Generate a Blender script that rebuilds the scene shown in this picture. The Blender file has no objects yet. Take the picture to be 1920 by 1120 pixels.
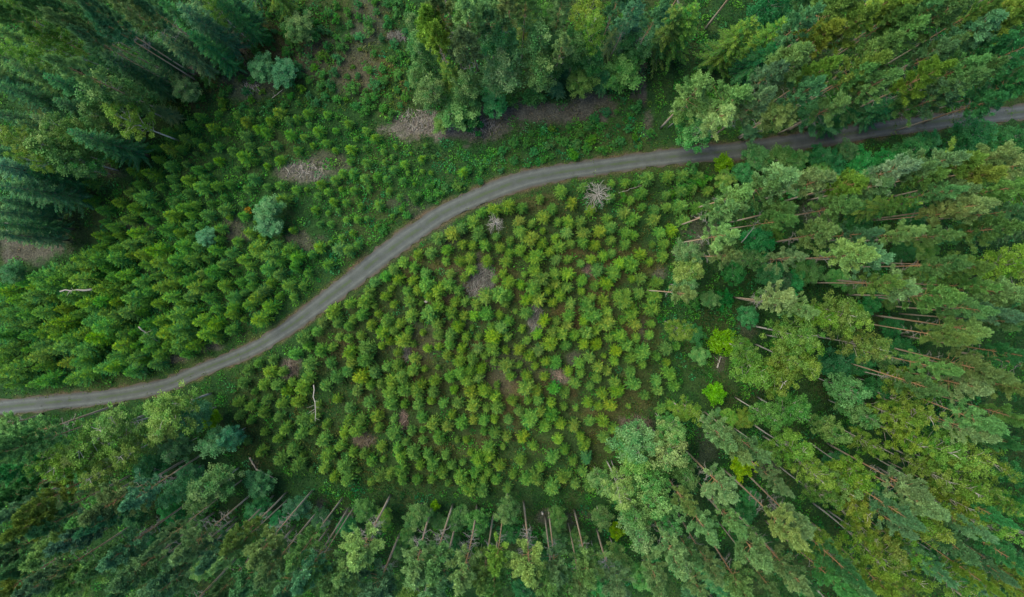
import bpy, math, random
import numpy as np
from mathutils import Matrix, Vector, Euler

scene = bpy.context.scene
col = scene.collection
PI = math.pi
R = math.radians
rs = np.random.default_rng(7)
random.seed(7)

# ------------------------------------------------------------------ camera
H, F = 100.0, 1297.0                       # drone height (m), focal length in photo pixels
ROT = Euler((R(-2.43), R(0.44), 0.0)).to_matrix()
RM = np.array(ROT)
cam_d = bpy.data.cameras.new('camera')
cam_d.sensor_width = 36.0
cam_d.lens = 36.0 * F / 1920.0
cam_d.clip_start = 0.5
cam_d.clip_end = 2000.0
cam = bpy.data.objects.new('camera', cam_d)
cam.location = (0, 0, H)
cam.rotation_euler = Euler((R(-2.43), R(0.44), 0.0))
col.objects.link(cam)
scene.camera = cam


def at(px, py, z=0.0):
    """photo pixel -> world point at height z"""
    d = RM @ np.array([(px - 960) / F, -(py - 560) / F, -1.0])
    t = (H - z) / -d[2]
    return d[0] * t, d[1] * t


def pix(x, y, z=0.0):
    """world points -> photo pixels (arrays)"""
    x, y = np.asarray(x, float), np.asarray(y, float)
    p = np.stack([x, y, np.full_like(x, 0) + z - H], -1) @ RM
    return 960 + F * p[..., 0] / -p[..., 2], 560 - F * p[..., 1] / -p[..., 2]


def vnoise(x, y, s, seed):
    g = np.random.default_rng(seed).random((256, 256))
    u, v = np.asarray(x) / s + 1000.3, np.asarray(y) / s + 1000.7
    i, j = np.floor(u).astype(int), np.floor(v).astype(int)
    a, b = u - i, v - j
    a, b = a * a * (3 - 2 * a), b * b * (3 - 2 * b)
    i0, i1, j0, j1 = i % 256, (i + 1) % 256, j % 256, (j + 1) % 256
    return (g[i0, j0] * (1 - a) + g[i1, j0] * a) * (1 - b) + (g[i0, j1] * (1 - a) + g[i1, j1] * a) * b


def fbm(x, y, s, seed):
    return (vnoise(x, y, s, seed) + .5 * vnoise(x, y, s / 2.1, seed + 1) + .25 * vnoise(x, y, s / 4.3, seed + 2)) / 1.75


# ------------------------------------------------------------------ materials
def mat(name):
    m = bpy.data.materials.new(name)
    m.use_nodes = True
    nt = m.node_tree
    nt.nodes.clear()
    out = nt.nodes.new('ShaderNodeOutputMaterial')
    return m, nt, out


def node(nt, t, **kw):
    n = nt.nodes.new(t)
    for k, v in kw.items():
        setattr(n, k, v)
    return n


def foliage_mat(name, trans=.3, rough=.55, objcol=True, spec=.25):
    m, nt, out = mat(name)
    L = nt.links.new
    a = node(nt, 'ShaderNodeAttribute', attribute_name='col')
    c = a.outputs['Color']
    if objcol:
        oi = node(nt, 'ShaderNodeObjectInfo')
        mx = node(nt, 'ShaderNodeMix', data_type='RGBA', blend_type='MULTIPLY')
        mx.inputs[0].default_value = 1
        L(c, mx.inputs[6])
        L(oi.outputs['Color'], mx.inputs[7])
        c = mx.outputs[2]
    hs = node(nt, 'ShaderNodeHueSaturation')
    hs.inputs['Saturation'].default_value = 1.17
    L(c, hs.inputs['Color'])
    c = hs.outputs[0]
    p = node(nt, 'ShaderNodeBsdfPrincipled')
    p.inputs['Roughness'].default_value = rough
    p.inputs['Specular IOR Level'].default_value = spec
    L(c, p.inputs['Base Color'])
    t = node(nt, 'ShaderNodeBsdfTranslucent')
    L(c, t.inputs['Color'])
    ms = node(nt, 'ShaderNodeMixShader')
    ms.inputs[0].default_value = trans
    L(p.outputs[0], ms.inputs[1])
    L(t.outputs[0], ms.inputs[2])
    L(ms.outputs[0], out.inputs[0])
    return m


def ramp(nt, fac, stops):
    r = node(nt, 'ShaderNodeValToRGB')
    e = r.color_ramp.elements
    while len(e) < len(stops):
        e.new(.5)
    for i, (p, c) in enumerate(stops):
        e[i].position = p
        e[i].color = (*c, 1)
    nt.links.new(fac, r.inputs[0])
    return r.outputs[0]


def bark_mat(name, kind):
    m, nt, out = mat(name)
    L = nt.links.new
    tc = node(nt, 'ShaderNodeTexCoord')
    n = node(nt, 'ShaderNodeTexNoise')
    n.inputs['Scale'].default_value = 3.0 if kind != 'birch' else 2.2
    n.inputs['Detail'].default_value = 6
    mp = node(nt, 'ShaderNodeMapping')
    mp.inputs['Scale'].default_value = (6, 6, 1.2) if kind != 'birch' else (1.5, 1.5, 3.5)
    L(tc.outputs['Object'], mp.inputs[0])
    L(mp.outputs[0], n.inputs['Vector'])
    if kind == 'pine':
        sx = node(nt, 'ShaderNodeSeparateXYZ')
        L(tc.outputs['Object'], sx.inputs[0])
        mr = node(nt, 'ShaderNodeMapRange')
        mr.inputs['From Min'].default_value = 5
        mr.inputs['From Max'].default_value = 14
        L(sx.outputs['Z'], mr.inputs['Value'])
        lo = ramp(nt, n.outputs['Fac'], [(.3, (.22, .18, .135)), (.7, (.46, .395, .31))])
        hi = ramp(nt, n.outputs['Fac'], [(.3, (.25, .14, .07)), (.7, (.54, .33, .18))])
        mx = node(nt, 'ShaderNodeMix', data_type='RGBA')
        L(mr.outputs[0], mx.inputs[0])
        L(lo, mx.inputs[6])
        L(hi, mx.inputs[7])
        c = mx.outputs[2]
    elif kind == 'birch':
        c = ramp(nt, n.outputs['Fac'], [(.30, (.05, .045, .04)), (.42, (.30, .28, .25)), (.75, (.50, .48, .44))])
    elif kind == 'dead':
        c = ramp(nt, n.outputs['Fac'], [(.3, (.13, .126, .115)), (.7, (.33, .32, .30))])
    elif kind == 'stick':
        oi = node(nt, 'ShaderNodeAttribute', attribute_name='col')
        mx = node(nt, 'ShaderNodeMix', data_type='RGBA', blend_type='MULTIPLY')
        mx.inputs[0].default_value = 1
        L(oi.outputs['Color'], mx.inputs[6])
        L(ramp(nt, n.outputs['Fac'], [(.3, (.6, .58, .55)), (.7, (1.1, 1.05, 1.0))]), mx.inputs[7])
        c = mx.outputs[2]
    else:
        c = ramp(nt, n.outputs['Fac'], [(.3, (.07, .06, .05)), (.7, (.21, .19, .165))])
    p = node(nt, 'ShaderNodeBsdfPrincipled')
    p.inputs['Roughness'].default_value = .85
    p.inputs['Specular IOR Level'].default_value = .2
    L(c, p.inputs['Base Color'])
    b = node(nt, 'ShaderNodeBump')
    b.inputs['Strength'].default_value = .4
    b.inputs['Distance'].default_value = .03
    L(n.outputs['Fac'], b.inputs['Height'])
    L(b.outputs[0], p.inputs['Normal'])
    L(p.outputs[0], out.inputs[0])
    return m


M_NEEDLE = foliage_mat('needles', .22, .6)
M_LEAF = foliage_mat('leaves', .36, .5)
M_GROUND_LEAF = foliage_mat('undergrowth_leaves', .3, .6, objcol=False)
M_PINE = bark_mat('pine_bark', 'pine')
M_BIRCH = bark_mat('birch_bark', 'birch')
M_BARK = bark_mat('grey_bark', 'grey')
M_DEAD = bark_mat('dead_wood', 'dead')
M_STICK = bark_mat('stick_wood', 'stick')

# ------------------------------------------------------------------ mesh helpers
def norm(v):
    return v / np.maximum(np.linalg.norm(v, axis=-1, keepdims=True), 1e-9)


class Leaves:
    """collects kite-shaped leaf / needle-spray faces"""

    def __init__(self, seed):
        self.r = np.random.default_rng(seed)
        self.v, self.c = [], []

    def add(self, C, D, L, W, color, tilt=.5, jit=.12):
        C = np.asarray(C, float).reshape(-1, 3)
        n = len(C)
        D = norm(np.broadcast_to(np.asarray(D, float), (n, 3)) + self.r.normal(0, .02, (n, 3)))
        L = np.broadcast_to(L, (n,))[:, None]
        W = np.broadcast_to(W, (n,))[:, None]
        N = np.array([0, 0, 1.0]) + self.r.normal(0, tilt, (n, 3))
        S = norm(np.cross(D, N))
        mid = C + D * L * .45
        q = np.stack([C, mid + S * W / 2, C + D * L, mid - S * W / 2], 1)
        self.v.append(q)
        cc = np.broadcast_to(np.asarray(color, float), (n, 3)) * np.exp(self.r.normal(0, jit, (n, 1)))
        self.c.append(cc)

    def mesh(self, name, material):
        V = np.concatenate(self.v).reshape(-1, 3).astype(np.float32)
        Cc = np.repeat(np.concatenate(self.c), 4, 0)
        n = len(V) // 4
        me = bpy.data.meshes.new(name)
        me.vertices.add(n * 4)
        me.vertices.foreach_set('co', V.ravel())
        me.loops.add(n * 4)
        me.loops.foreach_set('vertex_index', np.arange(n * 4, dtype=np.int32))
        me.polygons.add(n)
        me.polygons.foreach_set('loop_start', np.arange(0, n * 4, 4, dtype=np.int32))
        a = me.attributes.new('col', 'FLOAT_COLOR', 'POINT')
        a.data.foreach_set('color', np.concatenate([Cc, np.ones((n * 4, 1))], 1).astype(np.float32).ravel())
        me.materials.append(material)
        me.update(calc_edges=True)
        return me


class Tubes:
    def __init__(self, seed=0):
        self.v, self.f, self.c, self.m = [], [], [], []
        self.n = 0
        self.r = np.random.default_rng(seed)

    def add(self, pts, rad, k=6, color=(1, 1, 1), mi=0):
        pts = np.asarray(pts, float)
        m = len(pts)
        rad = np.broadcast_to(rad, (m,))
        T = norm(np.gradient(pts, axis=0))
        ref = np.array([0, 0, 1.0]) if abs(T[0, 2]) < .8 else np.array([1.0, 0, 0])
        A = norm(np.cross(T, ref))
        B = np.cross(T, A)
        an = np.arange(k) / k * 2 * PI
        ring = pts[:, None] + (A[:, None] * np.cos(an)[None, :, None] + B[:, None] * np.sin(an)[None, :, None]) * rad[:, None, None]
        V = ring.reshape(-1, 3)
        for i in range(m - 1):
            for j in range(k):
                a, b = i * k + j, i * k + (j + 1) % k
                self.f.append((self.n + a, self.n + b, self.n + b + k, self.n + a + k))
                self.m.append(mi)
        self.f.append(tuple(self.n + j for j in range(k))[::-1])
        self.f.append(tuple(self.n + (m - 1) * k + j for j in range(k)))
        self.m += [mi, mi]
        self.v.append(V)
        self.c.append(np.broadcast_to(np.asarray(color, float), (len(V), 3)))
        self.n += len(V)

    def mesh(self, name, *materials, smooth=True):
        me = bpy.data.meshes.new(name)
        V = np.concatenate(self.v)
        me.from_pydata(V.tolist(), [], self.f)
        for mm in materials:
            me.materials.append(mm)
        me.polygons.foreach_set('material_index', self.m)
        if smooth:
            me.polygons.foreach_set('use_smooth', [True] * len(self.f))
        a = me.attributes.new('col', 'FLOAT_COLOR', 'POINT')
        a.data.foreach_set('color', np.concatenate([np.concatenate(self.c), np.ones((len(V), 1))], 1).astype(np.float32).ravel())
        me.update()
        return me


def with_stem(me, tubes, material):
    """appends the tubes to a leaf mesh as its stem (second material)"""
    V = np.concatenate(tubes.v)
    n = len(me.vertices)
    q = [f for f in tubes.f if len(f) == 4]
    nf, nl = len(me.polygons), len(me.loops)
    me.vertices.add(len(V))
    co = np.empty((n + len(V)) * 3, np.float32)
    me.vertices.foreach_get('co', co)
    co[n * 3:] = V.ravel()
    me.vertices.foreach_set('co', co)
    me.loops.add(4 * len(q))
    li = np.empty(nl + 4 * len(q), np.int32)
    me.loops.foreach_get('vertex_index', li)
    li[nl:] = (np.array(q) + n).ravel()
    me.loops.foreach_set('vertex_index', li)
    me.polygons.add(len(q))
    ls = np.empty(nf + len(q), np.int32)
    me.polygons.foreach_get('loop_start', ls)
    ls[nf:] = nl + 4 * np.arange(len(q))
    me.polygons.foreach_set('loop_start', ls)
    me.materials.append(material)
    mi = np.zeros(nf + len(q), np.int32)
    mi[nf:] = 1
    me.polygons.foreach_set('material_index', mi)
    me['leaf_verts'] = n
    me.update(calc_edges=True)
    return me


def dirv(az, el):
    return np.array([math.cos(az) * math.cos(el), math.sin(az) * math.cos(el), math.sin(el)])


def bend(p0, d, L, n, sag, r, wob=.04):
    """curved limb: n points from p0 in direction d, sagging (sag>0 drops, <0 lifts)"""
    t = np.linspace(0, 1, n)[:, None]
    p = p0 + d * L * t - np.array([0, 0, 1.0]) * sag * L * t ** 2
    p[1:] += r.normal(0, wob * L, (n - 1, 3)) * t[1:]
    return p


# ------------------------------------------------------------------ tree generators (nominal size, crown + trunk meshes)
def trunk_line(r, h, lean=.02, n=9):
    z = np.linspace(0, h, n)
    t = z / h
    a, b = r.normal(0, lean * h, 2), r.normal(0, lean * h * .6, 2)
    x = a[0] * t ** 2 + b[0] * np.sin(t * 3.0) * .5
    y = a[1] * t ** 2 + b[1] * np.sin(t * 3.0) * .5
    pts = np.stack([x, y, z], 1)
    return pts


def on(pts, z):
    return np.array([np.interp(z, pts[:, 2], pts[:, 0]), np.interp(z, pts[:, 2], pts[:, 1]), z])


def lerp(a, b, t):
    return np.asarray(a) * (1 - t) + np.asarray(b) * t


def gen_pine(seed, h=25.0, rad=2.2, live=.62, nd=11):
    r = np.random.default_rng(seed)
    ln = trunk_line(r, h, .012)
    tr = Tubes(seed)
    z = ln[:, 2] / h
    tr.add(ln, .15 * (1 - z) ** .75 + .018, 8)
    lv = Leaves(seed + 1)
    z0 = h * live
    nl = 46
    sect = r.random(3) * 2 * PI
    for i in range(nl):
        u = (i + r.random() * .7) / nl
        zz = z0 + (h - z0 - .2) * u
        az = i * 2.4 + r.normal(0, .45)
        prof = min(1, u / .2 + .5) * (1 - u ** 1.35) ** .85 + .12
        prof *= .85 + .3 * math.sin(az + sect[0]) * math.sin(2 * u * PI + sect[1]) + r.normal(0, .16)
        L = max(.3, rad * prof)
        el = R(10 + 50 * u + r.normal(0, 9))
        d = dirv(az, el)
        p = bend(on(ln, zz), d, L, 5, -.18, r)
        tr.add(p, np.linspace(.028, .008, 5) * (1.1 - .5 * u), 4)
        base = lerp((.070, .165, .062), (.245, .345, .135), np.clip(r.normal(.5, .13), 0, 1))
        for s in range(11):
            t = r.uniform(.42, 1.0) if s > 1 else 1.0
            q = np.array([np.interp(t, np.linspace(0, 1, 5), p[:, k]) for k in range(3)])
            sd = norm(d * .9 + r.normal(0, .5, 3) + np.array([0, 0, .45]))
            SL = r.uniform(.25, .55) * min(1, .55 + .6 * L / rad)
            if s > 8:      # upright shoots give the crown its feathery outline
                sd = norm(d * .45 + r.normal(0, .18, 3) + np.array([0, 0, 1.0]))
                SL = r.uniform(.6, 1.05)
            cc = base * math.exp(r.normal(0, .07))
            for w in range(3):
                c = q + sd * SL * (w + .5) / 3
                n = 16
                dd = norm(sd * 1.0 + r.normal(0, .6, (n, 3)) + np.array([0, 0, .35]))
                lv.add(np.repeat(c[None], n, 0) + r.normal(0, .10, (n, 3)), dd, r.uniform(.17, .34, n), r.uniform(.055, .095, n), cc, 1.0, .15)
    dead = []
    for i in range(nd):
        dt = Tubes(seed + 5 + i)
        zz = z0 + .2 - h * (.20 if nd < 20 else .27) * (i + r.random()) / nd
        az = i * 2.4 + r.normal(0, .5)
        L = r.uniform(.7, 1.9) * (1 - .03 * i) if nd < 20 else r.uniform(1.0, 2.3) * (1 - .018 * i)
        p = bend(on(ln, zz), dirv(az, R(r.uniform(-15, 25))), L, 6, r.uniform(-.1, .25), r, .06)
        dt.add(p, np.linspace(.042, .011, 6), 4)
        for k in range(5):
            t = r.uniform(.3, .95)
            q = np.array([np.interp(t, np.linspace(0, 1, 6), p[:, m]) for m in range(3)])
            dt.add(bend(q, dirv(az + r.choice([-1, 1]) * r.uniform(.5, 1.0), R(r.uniform(-20, 30))), L * r.uniform(.2, .42), 3, 0, r, .05), np.linspace(.016, .007, 3), 3)
        dead.append(dt.mesh('dead_branch', M_DEAD))
    return dict(crown=lv.mesh('pine_crown', M_NEEDLE), trunk=tr.mesh('pine_trunk', M_PINE), dead=dead, h=h, d=rad * 2, live=live)


def gen_spruce(seed, h=21.0, rad=2.1, grey=False):
    r = np.random.default_rng(seed)
    ln = trunk_line(r, h, .008)
    tr = Tubes(seed)
    z = ln[:, 2] / h
    tr.add(ln, .2 * (1 - z) ** .9 + .012, 8)
    lv = Leaves(seed + 1)
    n_w = 30
    for i in range(n_w):
        u = (i + .3 * r.random()) / n_w
        zz = h * (.14 + .855 * u)
        nb = 7 if u < .85 else 5
        for b in range(nb):
            az = b * 2 * PI / nb + i * .9 + r.normal(0, .18)
            L = rad * ((1 - u) ** .72) * r.uniform(.5, 1.25) * (1 + .2 * math.sin(2 * az + seed)) + .25
            if r.random() < .08:
                continue
            el = R(-14 + 60 * u ** 2 + r.normal(0, 5))
            d = dirv(az, el)
            p = bend(on(ln, zz), d, L, 5, -.10, r, .02)
            tr.add(p, np.linspace(.03, .008, 5) * (1.2 - u), 3)
            base = lerp((.035, .125, .05), (.165, .24, .08), np.clip(r.normal(.45, .27), 0, 1))
            m = max(4, int(L / .13))
            if grey and r.random() < .45:
                m = int(m * .3)
            side = np.array([-math.sin(az), math.cos(az), 0])
            t = (np.arange(m) + .5) / m * .85 + .15
            P = np.stack([np.interp(t, np.linspace(0, 1, 5), p[:, k]) for k in range(3)], 1)
            for sgn in (-1, 1):
                for rep in range(2):
                    D = norm(d * .75 + side * sgn * r.uniform(.5, 1.0, (m, 1)) + r.normal(0, .15, (m, 3)) - np.array([0, 0, .22]))
                    ll = (.22 + .42 * (1 - t) * min(1, L / 1.4)) * r.uniform(.7, 1.2, m)
                    lv.add(P + r.normal(0, .04, (m, 3)), D, ll, .09 * r.uniform(.7, 1.3, m), base, .5, .16)
            lv.add(p[-1:], d, .28, .09, base * 1.15, .4)
    return dict(crown=lv.mesh('spruce_crown', M_NEEDLE), trunk=tr.mesh('spruce_trunk', M_BARK if not grey else M_DEAD), dead=[], h=h, d=rad * 2, live=.16)


def gen_young(seed, h, rad, n_w, dense=1.0, colA=(.045, .150, .042), colB=(.205, .30, .075), pw=.55):
    r = np.random.default_rng(seed)
    lv = Leaves(seed + 1)
    ph = r.random(3) * 6.28
    for i in range(n_w):
        u = (i + .35 * r.random()) / n_w
        zz = h * (.08 + .86 * u)
        nb = int(r.integers(9, 13)) if u < .8 else 8
        a0 = r.random() * 6.28
        for b in range(nb):
            az = a0 + b * 2 * PI / nb + r.normal(0, .2)
            L = (rad * (1 - u) ** pw + .08) * r.uniform(.76, 1.06) * (1 + .08 * math.sin(2 * az + ph[0]))
            el = R(4 + 46 * u ** 1.4 + r.normal(0, 8))
            d = dirv(az, el)
            p = bend(np.array([0, 0, zz]), d, L, 4, -.08, r, .03)
            base = lerp(colA, colB, np.clip(r.normal(.36 + .3 * u, .24), 0, 1))      # needle colour gets paler towards the top
            m = max(4, int(L / .085 * dense))
            side = np.array([-math.sin(az), math.cos(az), 0])
            t = (np.arange(m) + .5) / m * .88 + .12
            P = np.stack([np.interp(t, np.linspace(0, 1, 4), p[:, k]) for k in range(3)], 1)
            for sgn in (-1, 1):
                D = norm(d * .8 + side * sgn * r.uniform(.35, 1.1, (m, 1)) + r.normal(0, .3, (m, 3)) + np.array([0, 0, .15]))
                ll = (.12 + .20 * (1 - t) * min(1, L)) * r.uniform(.7, 1.3, m)
                lv.add(P, D, ll, .05 * r.uniform(.7, 1.4, m), base, .7, .2)
            lv.add(np.repeat(p[-1:], 3, 0), norm(d + r.normal(0, .3, (3, 3))), r.uniform(.10, .20, 3), .045, base * 1.05, .6, .12)
            for rep in range(2):
                D = norm(r.normal(0, .6, (m, 3)) + np.array([0, 0, .55]) + d * .6)
                lv.add(P + r.normal(0, .03, (m, 3)), D, r.uniform(.09, .2, m), .042, base, 1.0, .2)
    n = 18
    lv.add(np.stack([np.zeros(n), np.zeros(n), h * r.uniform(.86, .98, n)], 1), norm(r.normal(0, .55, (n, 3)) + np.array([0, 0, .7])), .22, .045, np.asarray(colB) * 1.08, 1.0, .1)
    tr = Tubes(seed)
    tr.add([(0, 0, -.05), (0, 0, h * .5), (0, 0, h * .97)], [.05 * h / 3, .03 * h / 3, .008], 5)
    return dict(crown=with_stem(lv.mesh('young_conifer', M_NEEDLE), tr, M_BARK), trunk=None, dead=[], h=h, d=rad * 2, live=.05)


def gen_broad(seed, h, rad, live, n_cl, leaf, kind, colA, colB, gaps=.0, rc=(.35, .75), per=70):
    r = np.random.default_rng(seed)
    ln = trunk_line(r, h * .93, .03 if kind == 'birch' else .015)
    tr = Tubes(seed)
    z = ln[:, 2] / ln[-1, 2]
    tr.add(ln, (.0068 * h) * (1 - z) ** .8 + .012, 8)
    lv = Leaves(seed + 1)
    z0 = h * live
    zc, hz = (z0 + h) / 2, (h - z0) / 2
    ph = r.random(6) * 6.28
    cen = []
    for i in range(n_cl):
        for _ in range(20):
            u = r.normal(0, 1, 3)
            u /= np.linalg.norm(u)
            q = r.random() ** .42
            az = math.atan2(u[1], u[0])
            lump = 1 + .16 * math.sin(2 * az + ph[0]) + .12 * math.sin(3 * az + ph[1] + 2 * u[2]) + .14 * math.sin(5 * u[2] + ph[2] + az)
            taper = 1 - .22 * u[2] if kind == 'birch' else 1 - .1 * u[2]
            p = np.array([u[0] * rad * q * lump * taper, u[1] * rad * q * lump * taper, zc + u[2] * hz * q])
            a = on(ln, min(p[2], ln[-1, 2]))
            p[:2] += a[:2]
            if gaps and math.sin(p[0] * 2.1 + ph[3]) * math.sin(p[1] * 2.1 + ph[4]) * math.sin(p[2] * 1.3 + ph[5]) < -gaps:
                continue
            break
        cen.append(p)
        c_r = r.uniform(*rc)
        base = lerp(colA, colB, np.clip(r.normal(.5, .27), 0, 1))
        n = int(per * r.uniform(.7, 1.3))
        v = norm(r.normal(0, 1, (n, 3)))
        s = r.random((n, 1)) ** .5
        P = p + v * s * c_r * np.array([1, 1, .7])
        D = norm(r.normal(0, 1, (n, 3)) * np.array([1, 1, .5]) + np.array([0, 0, -.25 if kind == 'birch' else 0.05]))
        lv.add(P, D, leaf * r.uniform(.7, 1.35, n), leaf * r.uniform(.55, .9, n), base, .7, .16)
    idx = r.permutation(n_cl)[: min(n_cl, 34)]
    for i in idx:
        p = cen[i]
        zb = max(h * live * .8, p[2] - np.linalg.norm(p[:2] - on(ln, min(p[2], ln[-1, 2]))[:2]) * r.uniform(.7, 1.6))
        b = on(ln, min(zb, ln[-1, 2] - .1))
        v = p - b
        L = np.linalg.norm(v)
        tr.add(bend(b, v / L, L, 5, .08 if kind == 'birch' else -.03, r, .03), np.linspace(.0021 * h, .008, 5), 5)
    mt = M_BIRCH if kind in ('birch', 'aspen') else M_BARK
    if kind == 'bush':
        return dict(crown=with_stem(lv.mesh('bush', M_LEAF), tr, M_BARK), trunk=None, dead=[], h=h, d=rad * 2, live=live)
    return dict(crown=lv.mesh(kind + '_crown', M_LEAF), trunk=tr.mesh(kind + '_trunk', mt), dead=[], h=h, d=rad * 2, live=live)


print('building prototypes')
PROTO = {
    'P': [gen_pine(100 + i * 11, live=[.62, .57, .65, .6, .64, .68, .56][i]) for i in range(7)],
    'Q': [gen_pine(190 + i * 11, live=.66, nd=26) for i in range(2)],
    'S': [gen_spruce(300 + i * 11) for i in range(4)],
    'G': [gen_spruce(380 + i * 11, grey=True) for i in range(2)],
    'B': [gen_broad(400 + i * 11, 21, 2.6, .42, 92, .2, 'birch', (.075, .175, .045), (.20, .28, .085), .12, (.35, .7), 72) for i in range(5)],
    'A': [gen_broad(500 + i * 11, 15, 2.5, .25, 120, .22, 'aspen', (.06, .175, .055), (.205, .31, .12), .2, (.4, .75), 70) for i in range(4)],
    'K': [gen_broad(600 + i * 11, 2.6, 1.1, .06, 30, .17, 'bush', (.03, .13, .035), (.11, .22, .06), 0, (.22, .42), 42) for i in range(5)],
    'L': [gen_broad(700 + i * 11, 4.6, 1.7, .2, 60, .19, 'lime', (.11, .255, .025), (.20, .345, .045), 0, (.3, .5), 60) for i in range(2)],
    'Y': [gen_young(800 + i * 11, 2.8, .70, 8) for i in range(8)],
    'C': [gen_young(900 + i * 11, 5.2, 1.25, 13, .75, (.014, .13, .046), (.215, .34, .068), .74) for i in range(6)],
}

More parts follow.
